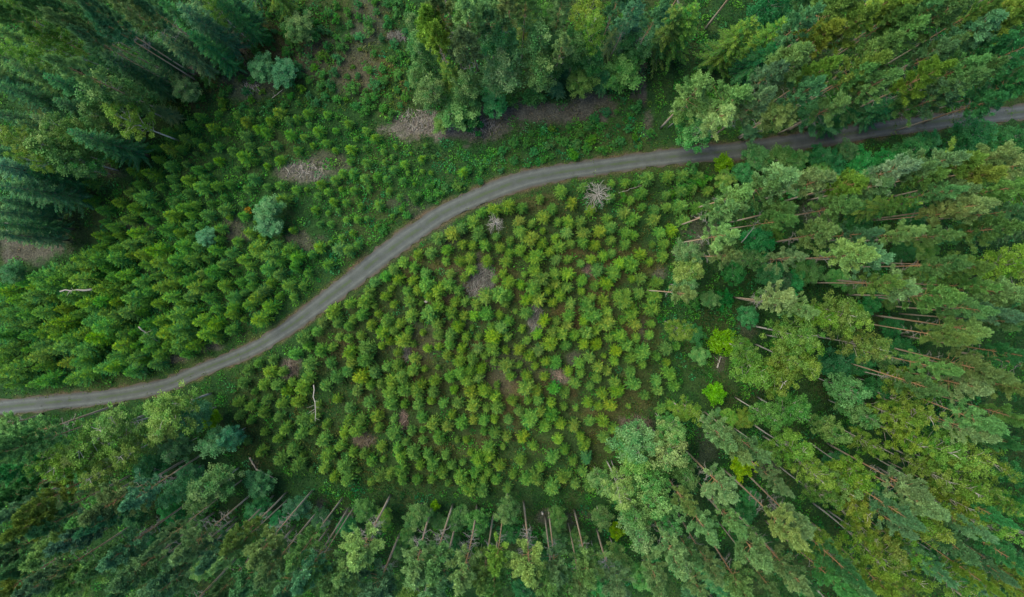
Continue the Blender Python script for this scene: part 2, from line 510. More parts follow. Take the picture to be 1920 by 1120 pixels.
# ------------------------------------------------------------------ positions read off the photograph
# per view: offset, then "x y width kind [height] [tint]" in 3x pixels; P pine, S spruce, G half-bare spruce, B birch, A aspen, K bush, L lime-green tree
BIG = {
(0, 0): """90 90 190 P g;350 60 160 P b;430 120 160 P p;285 150 150 B 22 y;315 240 150 B 22 y;100 280 110 B 22 y;390 390 170 P p;560 100 170 P b;
640 180 150 P b;720 60 180 P p;840 40 150 P b;960 60 130 S d;1110 110 180 S b;1180 40 95 B 19 y;1260 40 130 S d;960 170 120 S b;1000 270 130 S p;790 250 190 S d;
1130 240 140 S d;790 450 110 S 14 b;1030 500 135 A 6 p;900 625 90 S 9 p;200 430 150 S g;400 480 150 S d;640 540 240 A 19 g;570 650 160 A 16 g;740 690 190 B 17 y;
80 340 140 S g;60 200 140 S g;150 520 150 S d;60 660 130 S g;210 700 110 S 17 p;300 690 120 S 18 p;420 730 170 A 17 g;100 790 170 B 20 y;310 830 210 A 18 g;
225 885 120 B 20 y;420 900 200 A 15 g;520 780 170 S d;430 600 150 S d;60 950 170 S b;150 1060 170 S b;70 870 140 S d;250 300 140 S d;520 230 140 P b;
1680 150 160 A 6 p;1465 380 140 A 5 b;1595 400 150 A 5 b;1490 205 80 K 3 b;230 60 140 P g;20 480 150 S d;690 370 150 S d;580 330 150 S d;260 980 150 S 15 d;1330 20 110 S 15 d;20 30 140 B y""",
(640, 0): """490 90 180 P y;590 60 160 P p;430 160 120 A 16 p;700 60 180 P p;830 60 190 P p;690 210 190 P p;540 230 150 P y;440 265 130 A 16 p;440 350 120 A 14 p;
605 400 140 S 16 y;500 510 160 A 13 p;410 450 90 A 12 p;705 480 160 A 13 p;660 630 210 A 7 g;905 220 230 A 19 p;905 390 230 A 16 p;1110 240 210 A 19 p;1130 400 200 A 15 p;
1040 85 130 S 20 y;1165 130 120 A 17 g;1250 220 110 P p;1390 70 180 B y;1390 190 150 B y;1320 280 170 A 16 g;1400 330 150 A 13 g;1530 190 110 G 17 p;1650 110 170 S 20 b;
1640 25 140 P b;1660 260 190 A 11 g;1590 400 210 A 8 g;1480 430 140 S 8 d;860 570 150 A 5 d;1080 545 120 K 3 g;960 545 100 K 3 g;1220 490 120 S 6 b;1350 460 150 A 7 g;
1240 400 110 S 8 d;1870 130 190 S 22 y;1770 60 130 P b;950 40 150 P p;1020 20 140 P p;1540 30 120 P b;1230 40 130 P p;560 690 100 A 4 g;740 690 120 K 4 d;1200 330 130 A 14 g""",
(1280, 0): """40 110 190 S 23 y;320 200 190 S 22 y;510 180 150 S 21 y;470 300 190 S 17 d;500 40 190 A 14 d;840 60 210 P y;810 180 180 P y;960 130 180 P y;1080 40 160 P y;
680 110 150 P b;1160 110 130 P g;1290 180 170 P g;1240 40 150 P y;1480 60 190 P g;1390 50 150 P b;1680 70 120 P y;1840 90 180 P y;1640 180 200 P b;1900 20 150 P y;
1480 270 120 P g;1400 310 150 P b;600 340 200 P g;790 390 150 P y;530 410 150 P b;1020 370 170 P y;1130 280 180 P g;960 420 130 P g;700 530 150 P b;1050 490 150 P g;
1000 570 160 P g;1370 420 180 P y;1580 370 160 P g;1700 400 140 P g;1480 520 190 P b;1560 470 150 P b;1290 560 150 P g;1170 590 150 S 14 d;80 520 200 P p;270 540 190 P p;
20 620 160 A 16 p;210 650 190 P p;430 590 150 P p;540 640 190 P p;390 740 190 P b;70 730 190 A 13 g;760 650 190 P b;850 590 150 P g;730 730 130 P b;920 640 150 S 14 d;
1880 440 150 P d;1800 530 170 P d;1680 560 140 P d;1900 260 150 P d;1760 260 150 P d;420 890 150 A 6 g;560 900 180 A 6 g;225 920 110 L 4 g;640 920 130 A 5 g;780 840 150 A 6 d;
930 820 130 A 6 g;770 960 120 A 5 g;1010 920 150 A 6 d;1140 870 150 A 7 d;1290 800 190 A 9 d;1380 760 140 A 8 d;1200 900 150 A 7 d;1650 720 220 A 10 d;1560 790 150 A 8 d;
1850 740 180 A 9 d;1760 770 150 A 8 d;1440 860 140 A 7 d;1560 880 120 A 6 d;240 1010 110 A 4 y;120 1010 90 K 3 y;450 1050 180 P p;560 1050 190 P p;310 1090 150 P p;760 1040 170 P p;
930 1040 170 P y;1070 1040 150 P p;1180 980 150 P p;1270 960 130 P p;1390 970 160 P y;1560 930 180 P y;1460 900 150 P b;1740 900 170 P p;1880 900 150 P p;1680 1010 140 P y;
1530 1060 150 P g;1790 1060 130 P y;1440 1075 120 P g;640 1060 120 A 5 d;860 920 120 A 5 d;340 970 110 A 5 d;50 960 90 K 2.6 g;20 1040 90 K 2.6 g""",
(1280, 373): """320 40 160 P p;240 80 170 P p;550 70 180 P g;540 110 120 P g;880 40 190 P g;1210 30 160 S 22 y;1610 40 200 P p;1500 60 150 P p;230 210 170 P p;250 310 160 P p;
390 345 80 A 15 p;430 230 170 A 8 d;510 200 90 A 7 y;800 220 210 P p;1010 190 140 P b;1230 200 150 P p;1430 200 150 P g;1760 170 210 P g;1650 210 150 P b;620 350 160 P p;
930 330 230 P p;1090 330 200 P b;1230 470 210 P p;1140 490 150 P g;1440 440 110 S 15 y;1480 380 170 P g;1610 350 150 P g;1850 370 200 B 24 y;1640 490 150 P g;1750 530 220 P p;
1450 580 210 P g;1590 590 150 P g;1830 570 150 P p;1580 720 210 P p;1500 770 150 P g;1850 720 150 P g;1740 660 150 P b;560 590 200 Q p;660 610 150 P p;900 640 210 B 22 y;
1000 690 170 B 22 y;1020 840 190 B 22 y;770 640 150 B 21 y;630 770 220 B 21 y;710 830 170 B 20 y;420 930 220 B 18 y;380 850 140 B 18 y;560 990 230 B 19 y;700 990 180 B 20 y;
640 890 180 B 20 y;870 920 180 A 7 d;1000 920 150 A 6 d;1220 860 180 A 7 d;1140 900 130 A 7 g;215 805 160 L 5 g;190 1090 130 L 4 g;1640 930 190 P p;1720 980 170 P p;
1600 1060 200 P p;1450 960 150 P g;1250 1040 160 B 20 y;930 1070 150 A 15 b;40 310 130 A 15 p;40 410 140 A 15 p;20 490 110 A 15 p;160 570 100 A 8 g;60 590 90 K 3 g;
290 420 120 A 8 d;500 420 140 A 7 d;710 410 150 A 6 g;970 490 100 A 4 g;240 570 110 K 3 d;370 660 120 A 5 d;1900 650 150 P p;1880 880 150 P d;10 550 120 P p;
1060 590 120 A 5 d;1160 580 90 A 4 g;880 450 110 A 4 g;620 480 130 A 6 d;1370 300 120 A 5 g;1250 300 120 A 6 d;1000 130 130 A 6 d;1320 110 130 A 5 d;60 760 120 A 4 d;100 880 110 A 3.5 g;
-10 720 130 B 14 y;1180 720 120 A 5 d;1880 60 160 P b;1350 1040 160 P g;1850 1060 160 P p;1150 1060 140 A 12 d;560 470 120 A 6 b""",
(1280, 747): """40 100 140 B 14 y;240 230 190 P p;320 300 150 P p;430 310 150 P p;490 110 150 B 19 g;640 110 200 B 19 g;830 190 130 A 15 g;620 290 190 B 21 y;700 380 170 B 21 y;
1010 90 140 A 15 g;1080 260 130 B 20 y;1330 40 210 B 21 y;1200 100 150 B 21 y;1650 80 180 P p;1850 110 150 P g;1640 180 180 P p;1290 250 170 B 22 y;1440 300 230 B 22 y;
1600 330 220 B 22 y;1700 340 170 B 22 y;1540 450 210 B 23 y;1390 400 170 B 22 y;1500 610 170 B 23 y;1480 540 150 B 23 y;990 410 140 B 20 y;950 500 210 B 20 y;1000 610 190 B 20 y;
850 480 170 B 19 g;780 560 150 B 19 g;1250 500 190 P p;1330 590 200 P p;1200 640 150 P b;1380 780 210 B 24 y;1310 710 150 B 23 y;1210 700 150 P b;1550 840 190 P b;1740 750 190 B 24 y;
230 530 210 P p;270 690 150 P p;110 720 190 P p;560 720 200 Q p;670 700 190 Q p;740 830 190 B 20 y;830 890 190 B 21 y;400 870 230 P p;600 980 190 P p;330 1030 200 P p;180 960 160 P p;
90 1060 150 P p;1050 840 200 B 22 y;1150 890 200 B 22 y;1240 990 160 B 22 y;1280 880 150 B 22 y;1020 720 130 B 21 y;1130 1050 210 P y;960 1010 150 P b;1560 1060 180 B 22 y;1670 1010 120 P y;
1880 990 140 P y;1760 960 120 P b;1740 510 120 B 20 g;1890 430 150 A 14 d;1890 620 150 A 14 d;1650 470 120 B 21 g;340 390 150 L 4 y;350 120 110 A 4 y;270 110 90 A 4 y;1540 960 150 A 14 d;
1830 880 150 P d;1620 750 150 P b;1440 960 150 P b;1700 640 120 P d;700 1080 150 P b;840 1070 170 P b;900 960 150 P d;30 600 140 P p;0 420 160 A 14 g;530 480 130 P p;1900 1080 150 P y;
390 560 110 A 5 d;360 640 110 A 5 d;1120 560 120 A 8 d;880 380 130 A 7 d;1380 170 130 A 7 d;1780 260 150 P d;470 300 110 B 18 g;20 860 130 P p;500 1070 130 P p""",
(640, 747): """1660 260 210 A 16 p;1650 350 180 A 15 p;1850 290 230 A 17 p;1850 170 130 A 15 p;1560 500 180 B 17 p;1460 480 120 A 13 p;1740 430 170 A 16 p;1760 560 220 A 18 p;
1640 600 170 A 17 p;1660 730 190 A 18 p;1820 690 160 A 18 p;1460 680 120 A 8 g;1545 750 90 L 4 y;1385 345 125 S 5 d;100 860 210 Q p;50 960 180 P p;130 640 120 A 7 g;240 680 100 A 7 y;
0 1060 170 P p;420 670 140 A 9 g;525 610 60 L 3 y;545 700 80 A 5 g;190 1080 220 P b;390 940 190 Q p;540 920 210 Q p;560 1060 200 P b;370 770 80 A 6 g;660 690 120 A 8 g;765 700 120 A 9 g;
700 970 180 Q p;820 1000 170 P g;900 890 130 P y;930 640 130 A 12 p;1035 960 200 Q p;850 1080 160 P g;1210 800 120 A 9 g;1335 800 100 A 9 g;1225 680 110 A 8 g;1210 970 150 P p;
1190 1070 160 P g;1390 970 170 P g;1350 1070 150 P p;1560 930 140 A 14 p;1540 1070 180 Q p;1890 900 180 P p;1440 930 110 A 12 g;1020 1080 120 A 8 d;1740 870 110 A 6 d;1690 1020 130 A 7 g;
780 900 90 A 8 y;1800 1060 150 P p;330 850 90 A 6 g;620 820 110 A 6 d;1100 880 120 A 6 d;940 760 120 A 5 d;1460 1050 120 A 9 d;30 720 110 A 6 d""",
(0, 747): """950 70 250 B 17 p;900 150 170 B 16 p;1060 120 170 A 13 b;1190 115 120 L 4 g;90 230 210 P g;30 150 150 P g;200 60 90 A 15 g;60 310 160 P g;60 530 150 P d;500 220 250 B 19 p;
640 200 230 B 18 p;330 370 210 B 20 y;720 260 180 B 17 p;280 320 170 B 20 y;560 390 170 B 19 p;440 320 170 B 19 p;980 290 130 A 11 b;1210 250 170 A 10 b;1290 220 120 A 9 b;990 530 150 A 14 b;
1190 500 210 A 14 p;1150 560 150 A 14 p;1450 490 150 A 6 b;250 570 150 P y;160 740 160 P y;300 720 160 P b;600 600 210 P p;770 530 160 P b;520 650 150 P g;300 830 190 P g;430 770 190 P b;
550 710 130 P b;560 930 180 P g;660 870 170 P b;400 1040 180 P g;220 1060 170 P b;50 1080 150 P y;60 890 150 P b;770 990 190 P b;930 790 110 P p;900 1080 190 P b;970 980 150 P b;
1060 840 170 Q p;1180 880 150 P b;1320 810 160 P y;1280 910 120 P p;1450 850 170 Q p;1520 960 170 P p;1380 1040 190 P b;1670 620 130 A 7 b;1690 870 140 P p;1690 1000 170 P b;1880 1040 150 P p;
1450 620 130 A 6 d;1600 1070 150 P b;850 400 170 A 7 d;1050 430 130 A 7 b;960 650 120 A 6 d;1090 680 110 A 5 g;760 680 130 A 6 d;1130 960 130 A 6 g;700 1080 130 P b;150 930 130 P b;
1740 980 120 P g;1230 1080 130 P b;800 830 140 A 6 d;420 480 110 A 6 d;1800 680 100 A 6 b;1560 690 100 A 5 d;120 640 130 P b;30 420 150 P d""",
(0, 373): """30 80 130 S b;30 210 130 S b;1505 50 130 A 6 b;1505 150 130 A 5 b;70 140 110 S d;1150 215 100 A 4 b;990 30 70 K 3 p;180 130 110 A 5 d;60 410 110 A 5 d;100 20 130 S 16 d;780 960 80 A 3 b""",
}
SPR = {(640, 373): """545 220;620 195;670 165;500 305;590 285;585 350;680 255;665 350;725 335;735 260;805 260;870 210;770 190;790 75;890 275;1010 180;1000 130;1070 140;950 235;945 305;1005 290;925 355;
1065 225;1130 250;1045 335;1100 325;1205 220;1135 180;1175 295;1230 265;1295 250;1210 340;1275 340;1350 365;1270 190;1370 190;1350 130;1280 130;1220 130;1190 55;1140 100;1300 20;1365 245;1460 180;
1520 160;1520 230;1600 75;1500 105;1650 110;1770 115;1770 65;1840 45;1605 190;1605 255;1650 200;1800 185;1870 175;1755 255;1690 310;1480 320;1525 310;1410 340;1430 260;1640 370;1570 365;1740 355;
1450 400;1540 420;290 400;405 385;470 420;400 460;315 455;240 435;180 470;150 520;275 505;240 550;365 520;425 515;475 485;540 520;600 485;610 420;655 515;690 440;730 400;910 420;865 455;940 470;
890 545;940 545;920 590;810 550;755 590;695 580;640 580;490 545;380 580;540 610;495 645;615 645;290 595;180 605;120 580;40 590;110 650;200 650;30 720;160 715;250 690;325 705;390 660;450 680;60 680;
1030 425;1090 405;1080 505;1010 485;1130 450;1205 425;1210 480;1280 425;1275 500;1165 520;1235 545;1190 585;1115 565;1040 570;1360 460;1430 490;1500 480;1355 520;1410 560;1295 590;1480 570;1560 540;
1610 530;1680 535;1690 450;1640 450;1600 580;1635 605;1390 605;980 635;1040 645;940 690;890 655;815 650;745 660;690 660;650 720;735 725;700 780;770 780;845 720;900 730;850 780;935 780;1015 735;
1105 765;1145 690;1215 690;1190 755;1245 765;1280 710;1285 660;1315 770;1045 800;1000 850;1060 890;1110 855;1175 820;1265 830;1385 760;1435 745;1370 820;1440 825;1420 660;1370 690;1500 635;1495 705;
1585 690;1640 650;1660 705;1750 705;1570 775;1510 785;1665 785;1740 770;1615 830;1550 860;1480 885;1400 895;1340 930;1700 870;1780 890;1840 850;1890 835;1540 915;1450 950;1500 970;1635 980;1700 935;
1800 910;1860 990;455 755;540 770;615 770;375 740;290 740;225 755;100 775;335 800;400 820;480 845;545 835;605 820;675 845;310 870;405 900;130 845;220 830;270 805;35 870;30 790;590 885;735 905;
770 845;850 850;805 885;925 855;310 940;250 950;120 910;50 930;465 960;540 950;395 970;180 985;100 1010;30 970;275 1030;215 1045;155 1050;335 1005;450 1050;520 1030;610 1010;630 1080;705 1030;
770 1015;670 985;720 970;785 960;930 945;955 1005;1000 940;1040 1000;875 1050;1040 1070;1145 1005;1150 920;1090 945;1210 930;1280 975;1200 1075;1320 1045;1350 985;1440 1015;1400 1060;1545 1035;
1650 1050;1560 1090;1780 1030;1790 1085;1880 1055;80 1085;350 1080;420 1090;510 1090;730 1090;800 1090;1100 1090;1260 1100""",
(640, 747): """500 20;570 35;655 35;740 50;815 60;875 60;960 20;1050 20;1110 15;1255 50;450 115;590 165;675 150;740 130;800 130;860 125;940 130;1060 130;1120 85;1185 105;1150 165;1310 165;
510 150;390 190;290 205;220 280;310 290;360 250;480 320;545 230;650 240;700 240;800 195;860 205;930 225;1020 230;830 290;830 330;910 280;1080 275;1190 340;1260 300;1220 240;440 385;510 385;
680 370;770 360;750 430;825 425;800 470;790 535;870 470;890 390;1010 360;965 440;1095 460;1120 400;1250 460;1280 430;1040 470;1320 490;100 125;190 110;120 320;60 310;230 350;160 360;
330 340;90 410;160 480;270 440;210 450;340 470;330 420;40 60;150 30;270 40;350 40;620 100;1000 80;1350 220;1370 270;1480 230;1620 50;1390 30;1450 50;1520 50""",
(0, 373): """1860 640;1800 700;1770 750;1720 830;1900 780;1690 790;1640 880;1580 980;1440 930;1380 970;1350 1040;1470 1050;1600 1090;1720 1010;1850 930;1880 1010;1790 860;1820 1060;1690 1070;1420 1090"""}
CON = {(0, 0): """1105 650;1215 635;1320 640;1060 700;1175 710;1260 730;1360 755;930 745;990 710;1000 830;930 830;1090 790;1130 820;1210 820;1290 845;1390 815;1480 740;1440 720;1610 670;1660 660;1720 630;
1700 770;1780 730;1830 640;1890 660;1880 730;1540 810;1490 930;1560 895;1090 860;870 890;940 930;1030 920;1160 930;1210 900;1130 1000;1040 1085;890 1050;760 1040;820 970;800 830;690 890;600 890;
1110 1050;1200 1040""",
(640, 0): """30 690;130 830;180 770;40 830;230 850;280 880;300 820;390 860;470 815;515 880;350 920;450 960;370 970;500 970;680 960;340 1015;430 1095;150 1060;120 1000;240 910;130 910""",
(0, 373): """650 20;800 90;830 120;570 130;740 190;910 170;1110 150;630 280;720 320;780 310;850 290;930 290;1010 265;1100 265;1190 285;1280 300;450 340;540 340;970 340;1060 340;1150 335;1240 370;1350 340;1390 375;
800 370;480 400;540 430;680 425;770 465;860 435;950 415;1040 405;1180 410;1300 410;1390 440;1480 395;1550 425;1640 385;1720 420;1800 430;1650 330;1740 310;1780 270;1850 245;1830 370;1890 280;
820 520;960 480;1030 465;1150 480;1240 490;1400 490;1600 490;1690 490;560 580;640 580;870 590;940 555;1010 590;1150 560;1290 555;1360 530;1420 560;1560 550;1650 580;420 650;520 620;700 640;
780 640;880 690;1070 645;1200 620;1290 610;1380 600;1500 610;1110 690;1190 705;920 750;1040 775;1280 650;1360 680;650 710;560 720;520 780;620 770;1000 810;980 850;880 880;640 880;280 560;180 500;
160 540;60 570;330 700;210 830;280 850;450 850;350 930;210 950;130 980;480 990;560 960;620 950;740 900;690 920;100 900;40 970;60 1050;180 1040;300 1040;400 1010;30 840;130 770;60 720;220 640;
330 620;130 650;380 780;260 720;1380 190;1430 130;1760 60;1850 140;1790 140"""}

ROAD = [((-260, 772), (-260, 804)), ((-120, 762), (-120, 793)), ((0, 749), (0, 780)), ((100, 740), (105, 769)), ((200, 730), (208, 758)), ((300, 711), (312, 737)), ((360, 688), (375, 708)), ((460, 647), (478, 667)),
        ((527, 607), (547, 626)), ((573, 572), (597, 592)), ((610, 542), (640, 560)), ((650, 513), (680, 530)), ((683, 485), (715, 502)), ((733, 445), (765, 467)), ((767, 423), (797, 443)),
        ((820, 387), (842, 413)), ((887, 354), (903, 387)), ((953, 328), (965, 362)), ((1020, 312), (1028, 345)), ((1140, 296), (1143, 325)), ((1217, 284), (1221, 315)), ((1300, 274), (1305, 306)),
        ((1375, 268), (1383, 299)), ((1460, 255), (1468, 288)), ((1560, 239), (1566, 272)), ((1725, 217), (1730, 248)), ((1920, 196), (1925, 224)), ((2080, 176), (2085, 204)), ((2260, 150), (2265, 178))]
EDGE_A = np.array([at(*a) for a, b in ROAD])
EDGE_B = np.array([at(*b) for a, b in ROAD])


def spline(P, per=14):
    P = np.vstack([2 * P[0] - P[1], P, 2 * P[-1] - P[-2]])
    out = []
    for i in range(1, len(P) - 2):
        t = (np.arange(per) / per)[:, None]
        a, b, c, d = P[i - 1], P[i], P[i + 1], P[i + 2]
        out.append(.5 * (2 * b + (c - a) * t + (2 * a - 5 * b + 4 * c - d) * t ** 2 + (3 * b - a - 3 * c + d) * t ** 3))
    out.append(P[-2][None])
    return np.vstack(out)


SA, SB = spline(EDGE_A), spline(EDGE_B)
MID = (SA + SB) / 2
HALFW = np.linalg.norm(SA - SB, axis=1) / 2
k_ = np.ones(25) / 25
HALFW = np.convolve(np.pad(HALFW, 12, mode='edge'), k_, 'valid')
TAN = norm(np.gradient(MID, axis=0))
NRM = np.stack([-TAN[:, 1], TAN[:, 0]], 1)


def road_dist(x, y):
    """distance to the road's edge (negative on the road), metres"""
    P = np.stack([np.ravel(x), np.ravel(y)], 1)
    best = np.full(len(P), 1e9)
    hw = np.zeros(len(P))
    M = MID[::4]
    W = HALFW[::4]
    for s in range(0, len(P), 20000):
        d = np.linalg.norm(P[s:s + 20000, None] - M[None], axis=2)
        j = d.argmin(1)
        best[s:s + 20000] = d[np.arange(len(j)), j]
        hw[s:s + 20000] = W[j]
    return (best - hw).reshape(np.shape(x))


# bare or dry patches: centre px, radii px, strength, kind of dryness (0 brown, 1 grey slash)
DRY = [(800, 235, 75, 30, 1.0, 1), (880, 240, 90, 26, .9, 0), (1020, 210, 130, 20, .95, 0), (1110, 190, 50, 16, .9, 0), (430, 75, 40, 60, .95, 0), (350, 125, 50, 25, .95, 0), (60, 465, 75, 30, .95, 0),
       (570, 320, 55, 22, .8, 1), (690, 50, 40, 50, .6, 0), (660, 120, 50, 60, .55, 0), (580, 110, 60, 40, .5, 0), (470, 160, 60, 30, .5, 0), (620, 310, 40, 30, .6, 0), (440, 430, 30, 25, .7, 0),
       (565, 455, 35, 18, .7, 0), (1205, 165, 8, 55, 1.0, 0), (1212, 235, 9, 30, .8, 0), (1190, 160, 7, 30, .8, 0), (330, 675, 28, 8, .8, 0), (395, 650, 30, 8, .8, 0), (545, 690, 18, 20, 1.0, 0), (683, 825, 24, 14, 1.0, 0),
       (903, 525, 30, 38, 1.0, 1), (1003, 592, 14, 30, 1.0, 1), (1190, 795, 34, 15, 1.0, 0), (755, 790, 9, 20, .9, 0), (763, 660, 8, 22, .9, 1), (960, 690, 60, 50, .35, 0), (950, 705, 28, 20, .5, 0), (1075, 670, 20, 12, .7, 0),
       (1050, 705, 22, 12, .7, 1), (1105, 505, 10, 10, .8, 1), (1205, 625, 10, 26, .7, 0), (1240, 510, 14, 14, .7, 0), (925, 380, 40, 12, .5, 0), (840, 440, 30, 20, .45, 0), (780, 640, 60, 40, .3, 0), (870, 560, 60, 60, .3, 0),
       (660, 958, 14, 10, .7, 0), (1025, 968, 22, 12, .7, 0), (1080, 970, 30, 14, .6, 0), (600, 945, 12, 10, .6, 0), (1300, 440, 24, 40, .6, 0), (1340, 430, 20, 14, .6, 0), (1540, 400, 50, 20, .5, 0), (1330, 830, 30, 40, .4, 0),
       (1430, 880, 26, 14, .5, 0), (1350, 680, 12, 22, .7, 0), (1400, 610, 20, 30, .5, 0), (250, 430, 40, 16, .5, 0), (200, 320, 30, 14, .7, 0), (480, 870, 16, 14, .6, 0), (740, 67, 25, 8, .9, 1), (780, 395, 30, 14, .5, 0), (745, 380, 20, 14, .5, 0)]


def dryness(x, y):
    u, v = pix(x, y, 0)
    w = 14 * (fbm(x, y, 2.2, 21) - .5)
    out = np.zeros(np.shape(x))
    gr = np.zeros(np.shape(x))
    for cx, cy, rx, ry, s, k in DRY:
        q = np.sqrt(((u - cx + w) / rx) ** 2 + ((v - cy - w) / ry) ** 2) + (fbm(x, y, 1.4, 33) - .5) * 1.0 + (fbm(x, y, .5, 37) - .5) * .7
        m = np.clip((1.15 - q) / .45, 0, 1) * s
        out = np.maximum(out, m)
        if k:
            gr = np.maximum(gr, m)
    return out, gr


def inpoly(px, py, poly):
    px, py = np.asarray(px, float), np.asarray(py, float)
    r = np.zeros(px.shape, bool)
    n = len(poly)
    for i in range(n):
        (x1, y1), (x2, y2) = poly[i], poly[(i + 1) % n]
        c = ((y1 > py) != (y2 > py)) & (px < (x2 - x1) * (py - y1) / (y2 - y1 + 1e-12) + x1)
        r ^= c
    return r


POLY_SPR = [(425, 712), (520, 660), (600, 608), (700, 532), (800, 458), (880, 412), (960, 378), (1060, 354), (1180, 336), (1330, 322), (1335, 400), (1270, 430), (1235, 520), (1235, 600), (1262, 690), (1285, 760), (1190, 785),
            (1160, 850), (1110, 925), (1010, 918), (900, 930), (790, 920), (700, 915), (620, 905), (540, 870), (470, 870), (440, 790)]
POLY_CON = [(300, 235), (400, 205), (520, 205), (640, 200), (700, 255), (800, 285), (815, 330), (765, 385), (680, 460), (600, 535), (500, 612), (380, 672), (260, 702), (100, 725), (-20, 738), (-20, 545), (60, 520), (150, 480), (200, 400), (100, 360), (220, 330)]
POLY_CLEAR = [(480, 0), (770, 0), (765, 190), (745, 225), (650, 205), (520, 200), (400, 200), (330, 210), (300, 180), (360, 110), (430, 60)]
POLY_BANK = [(900, 300), (980, 250), (1100, 225), (1190, 180), (1230, 270), (1130, 290), (1020, 305), (930, 325), (840, 370), (790, 400), (720, 440), (700, 430), (760, 380), (820, 340)]

# ------------------------------------------------------------------ ground
GX0, GX1, GY0, GY1 = -100, 100, -70, 70
nx, ny = 640, 450
X, Y = np.meshgrid(np.linspace(GX0, GX1, nx), np.linspace(GY0, GY1, ny), indexing='ij')
RD = road_dist(X, Y)
Z = (fbm(X, Y, 9, 3) - .5) * .5 + (fbm(X, Y, 1.3, 5) - .5) * .22
Z = Z * np.clip((RD - .1) / 2.0, 0, 1) - .03 * np.clip(1 - RD / .6, 0, 1)
dr, gr_ = dryness(X, Y)
nz = fbm(X, Y, 1.1, 40)
big = fbm(X, Y, 12, 44)
green = lerp(np.array([.008, .033, .011]), np.array([.022, .06, .016]), nz[..., None])
olive = np.array([.060, .052, .022])
heath = np.clip((fbm(X, Y, 4.5, 51) - .47) * 4, 0, 1) * .8
u_, v_ = pix(X, Y, 0)
in_pl = inpoly(u_, v_, POLY_SPR) | inpoly(u_, v_, POLY_CLEAR)
mid_q = np.hypot((u_ - 950) / 330, (v_ - 610) / 260)
heath = np.clip(heath + .25 * in_pl * (mid_q < 1), 0, 1) * np.where(in_pl, np.where(inpoly(u_, v_, POLY_SPR), np.clip(1.5 - mid_q, .15, 1), 1.0), .35)
gcol = green * (1 - heath[..., None]) + olive * heath[..., None]
brown = lerp(np.array([.036, .037, .030]), np.array([.084, .085, .072]), nz[..., None])
greyc = lerp(np.array([.06, .058, .05]), np.array([.13, .127, .115]), nz[..., None])
drc = brown * (1 - gr_[..., None]) + greyc * gr_[..., None]
gcol = gcol * (1 - dr[..., None]) + drc * dr[..., None]
verge = np.clip(1 - np.abs(RD - .05) / .55, 0, 1) * np.clip(fbm(X, Y, 2.5, 61) * 2 - .6, 0, 1)
gcol = gcol * (1 - verge[..., None]) + np.array([.10, .072, .05]) * verge[..., None]
V = np.stack([X, Y, Z], -1).reshape(-1, 3)
ii, jj = np.meshgrid(np.arange(nx - 1), np.arange(ny - 1), indexing='ij')
a_ = (ii * ny + jj).ravel()
Fq = np.stack([a_, a_ + ny, a_ + ny + 1, a_ + 1], 1)
# outer skirt so that the ground runs on to the horizon
sk = [(GX0, GY0), (GX1, GY0), (GX1, GY1), (GX0, GY1)]
corner = [0, (nx - 1) * ny, (nx - 1) * ny + ny - 1, ny - 1]
far = [(-900, -900, 0), (900, -900, 0), (900, 900, 0), (-900, 900, 0)]
n0 = len(V)
V = np.vstack([V, np.array(far)])
Fl = Fq.tolist()
for i in range(4):
    Fl.append((corner[i], n0 + i, n0 + (i + 1) % 4, corner[(i + 1) % 4]))
me = bpy.data.meshes.new('ground')
me.from_pydata(V.tolist(), [], Fl)
ca = np.ones((len(V), 4), np.float32)
ca[:n0, :3] = gcol.reshape(-1, 3)
ca[n0:, :3] = (.02, .05, .015)
at_ = me.attributes.new('col', 'FLOAT_COLOR', 'POINT')
at_.data.foreach_set('color', ca.ravel())
me.polygons.foreach_set('use_smooth', [True] * len(Fl))


def ground_mat():
    m, nt, out = mat('forest_floor')
    L = nt.links.new
    a = node(nt, 'ShaderNodeAttribute', attribute_name='col')
    g = node(nt, 'ShaderNodeNewGeometry')
    n = node(nt, 'ShaderNodeTexNoise')
    n.inputs['Scale'].default_value = 5
    n.inputs['Detail'].default_value = 8
    n.inputs['Roughness'].default_value = .7
    L(g.outputs['Position'], n.inputs['Vector'])
    mx = node(nt, 'ShaderNodeMix', data_type='RGBA', blend_type='MULTIPLY')
    mx.inputs[0].default_value = 1
    L(a.outputs['Color'], mx.inputs[6])
    L(ramp(nt, n.outputs['Fac'], [(.32, (.3, .3, .3)), (.5, (.9, .9, .9)), (.68, (1.8, 1.7, 1.5))]), mx.inputs[7])
    p = node(nt, 'ShaderNodeBsdfPrincipled')
    p.inputs['Roughness'].default_value = .95
    p.inputs['Specular IOR Level'].default_value = .1
    L(mx.outputs[2], p.inputs['Base Color'])
    b = node(nt, 'ShaderNodeBump')
    b.inputs['Distance'].default_value = .15
    b.inputs['Strength'].default_value = .8
    L(n.outputs['Fac'], b.inputs['Height'])
    L(b.outputs[0], p.inputs['Normal'])
    L(p.outputs[0], out.inputs[0])
    return m


me.materials.append(ground_mat())
me.update()
ground = bpy.data.objects.new('ground', me)
col.objects.link(ground)
ground['kind'] = 'structure'


def gz(x, y):
    i = np.clip((np.asarray(x) - GX0) / (GX1 - GX0) * (nx - 1), 0, nx - 1).astype(int)
    j = np.clip((np.asarray(y) - GY0) / (GY1 - GY0) * (ny - 1), 0, ny - 1).astype(int)
    return Z[i, j]


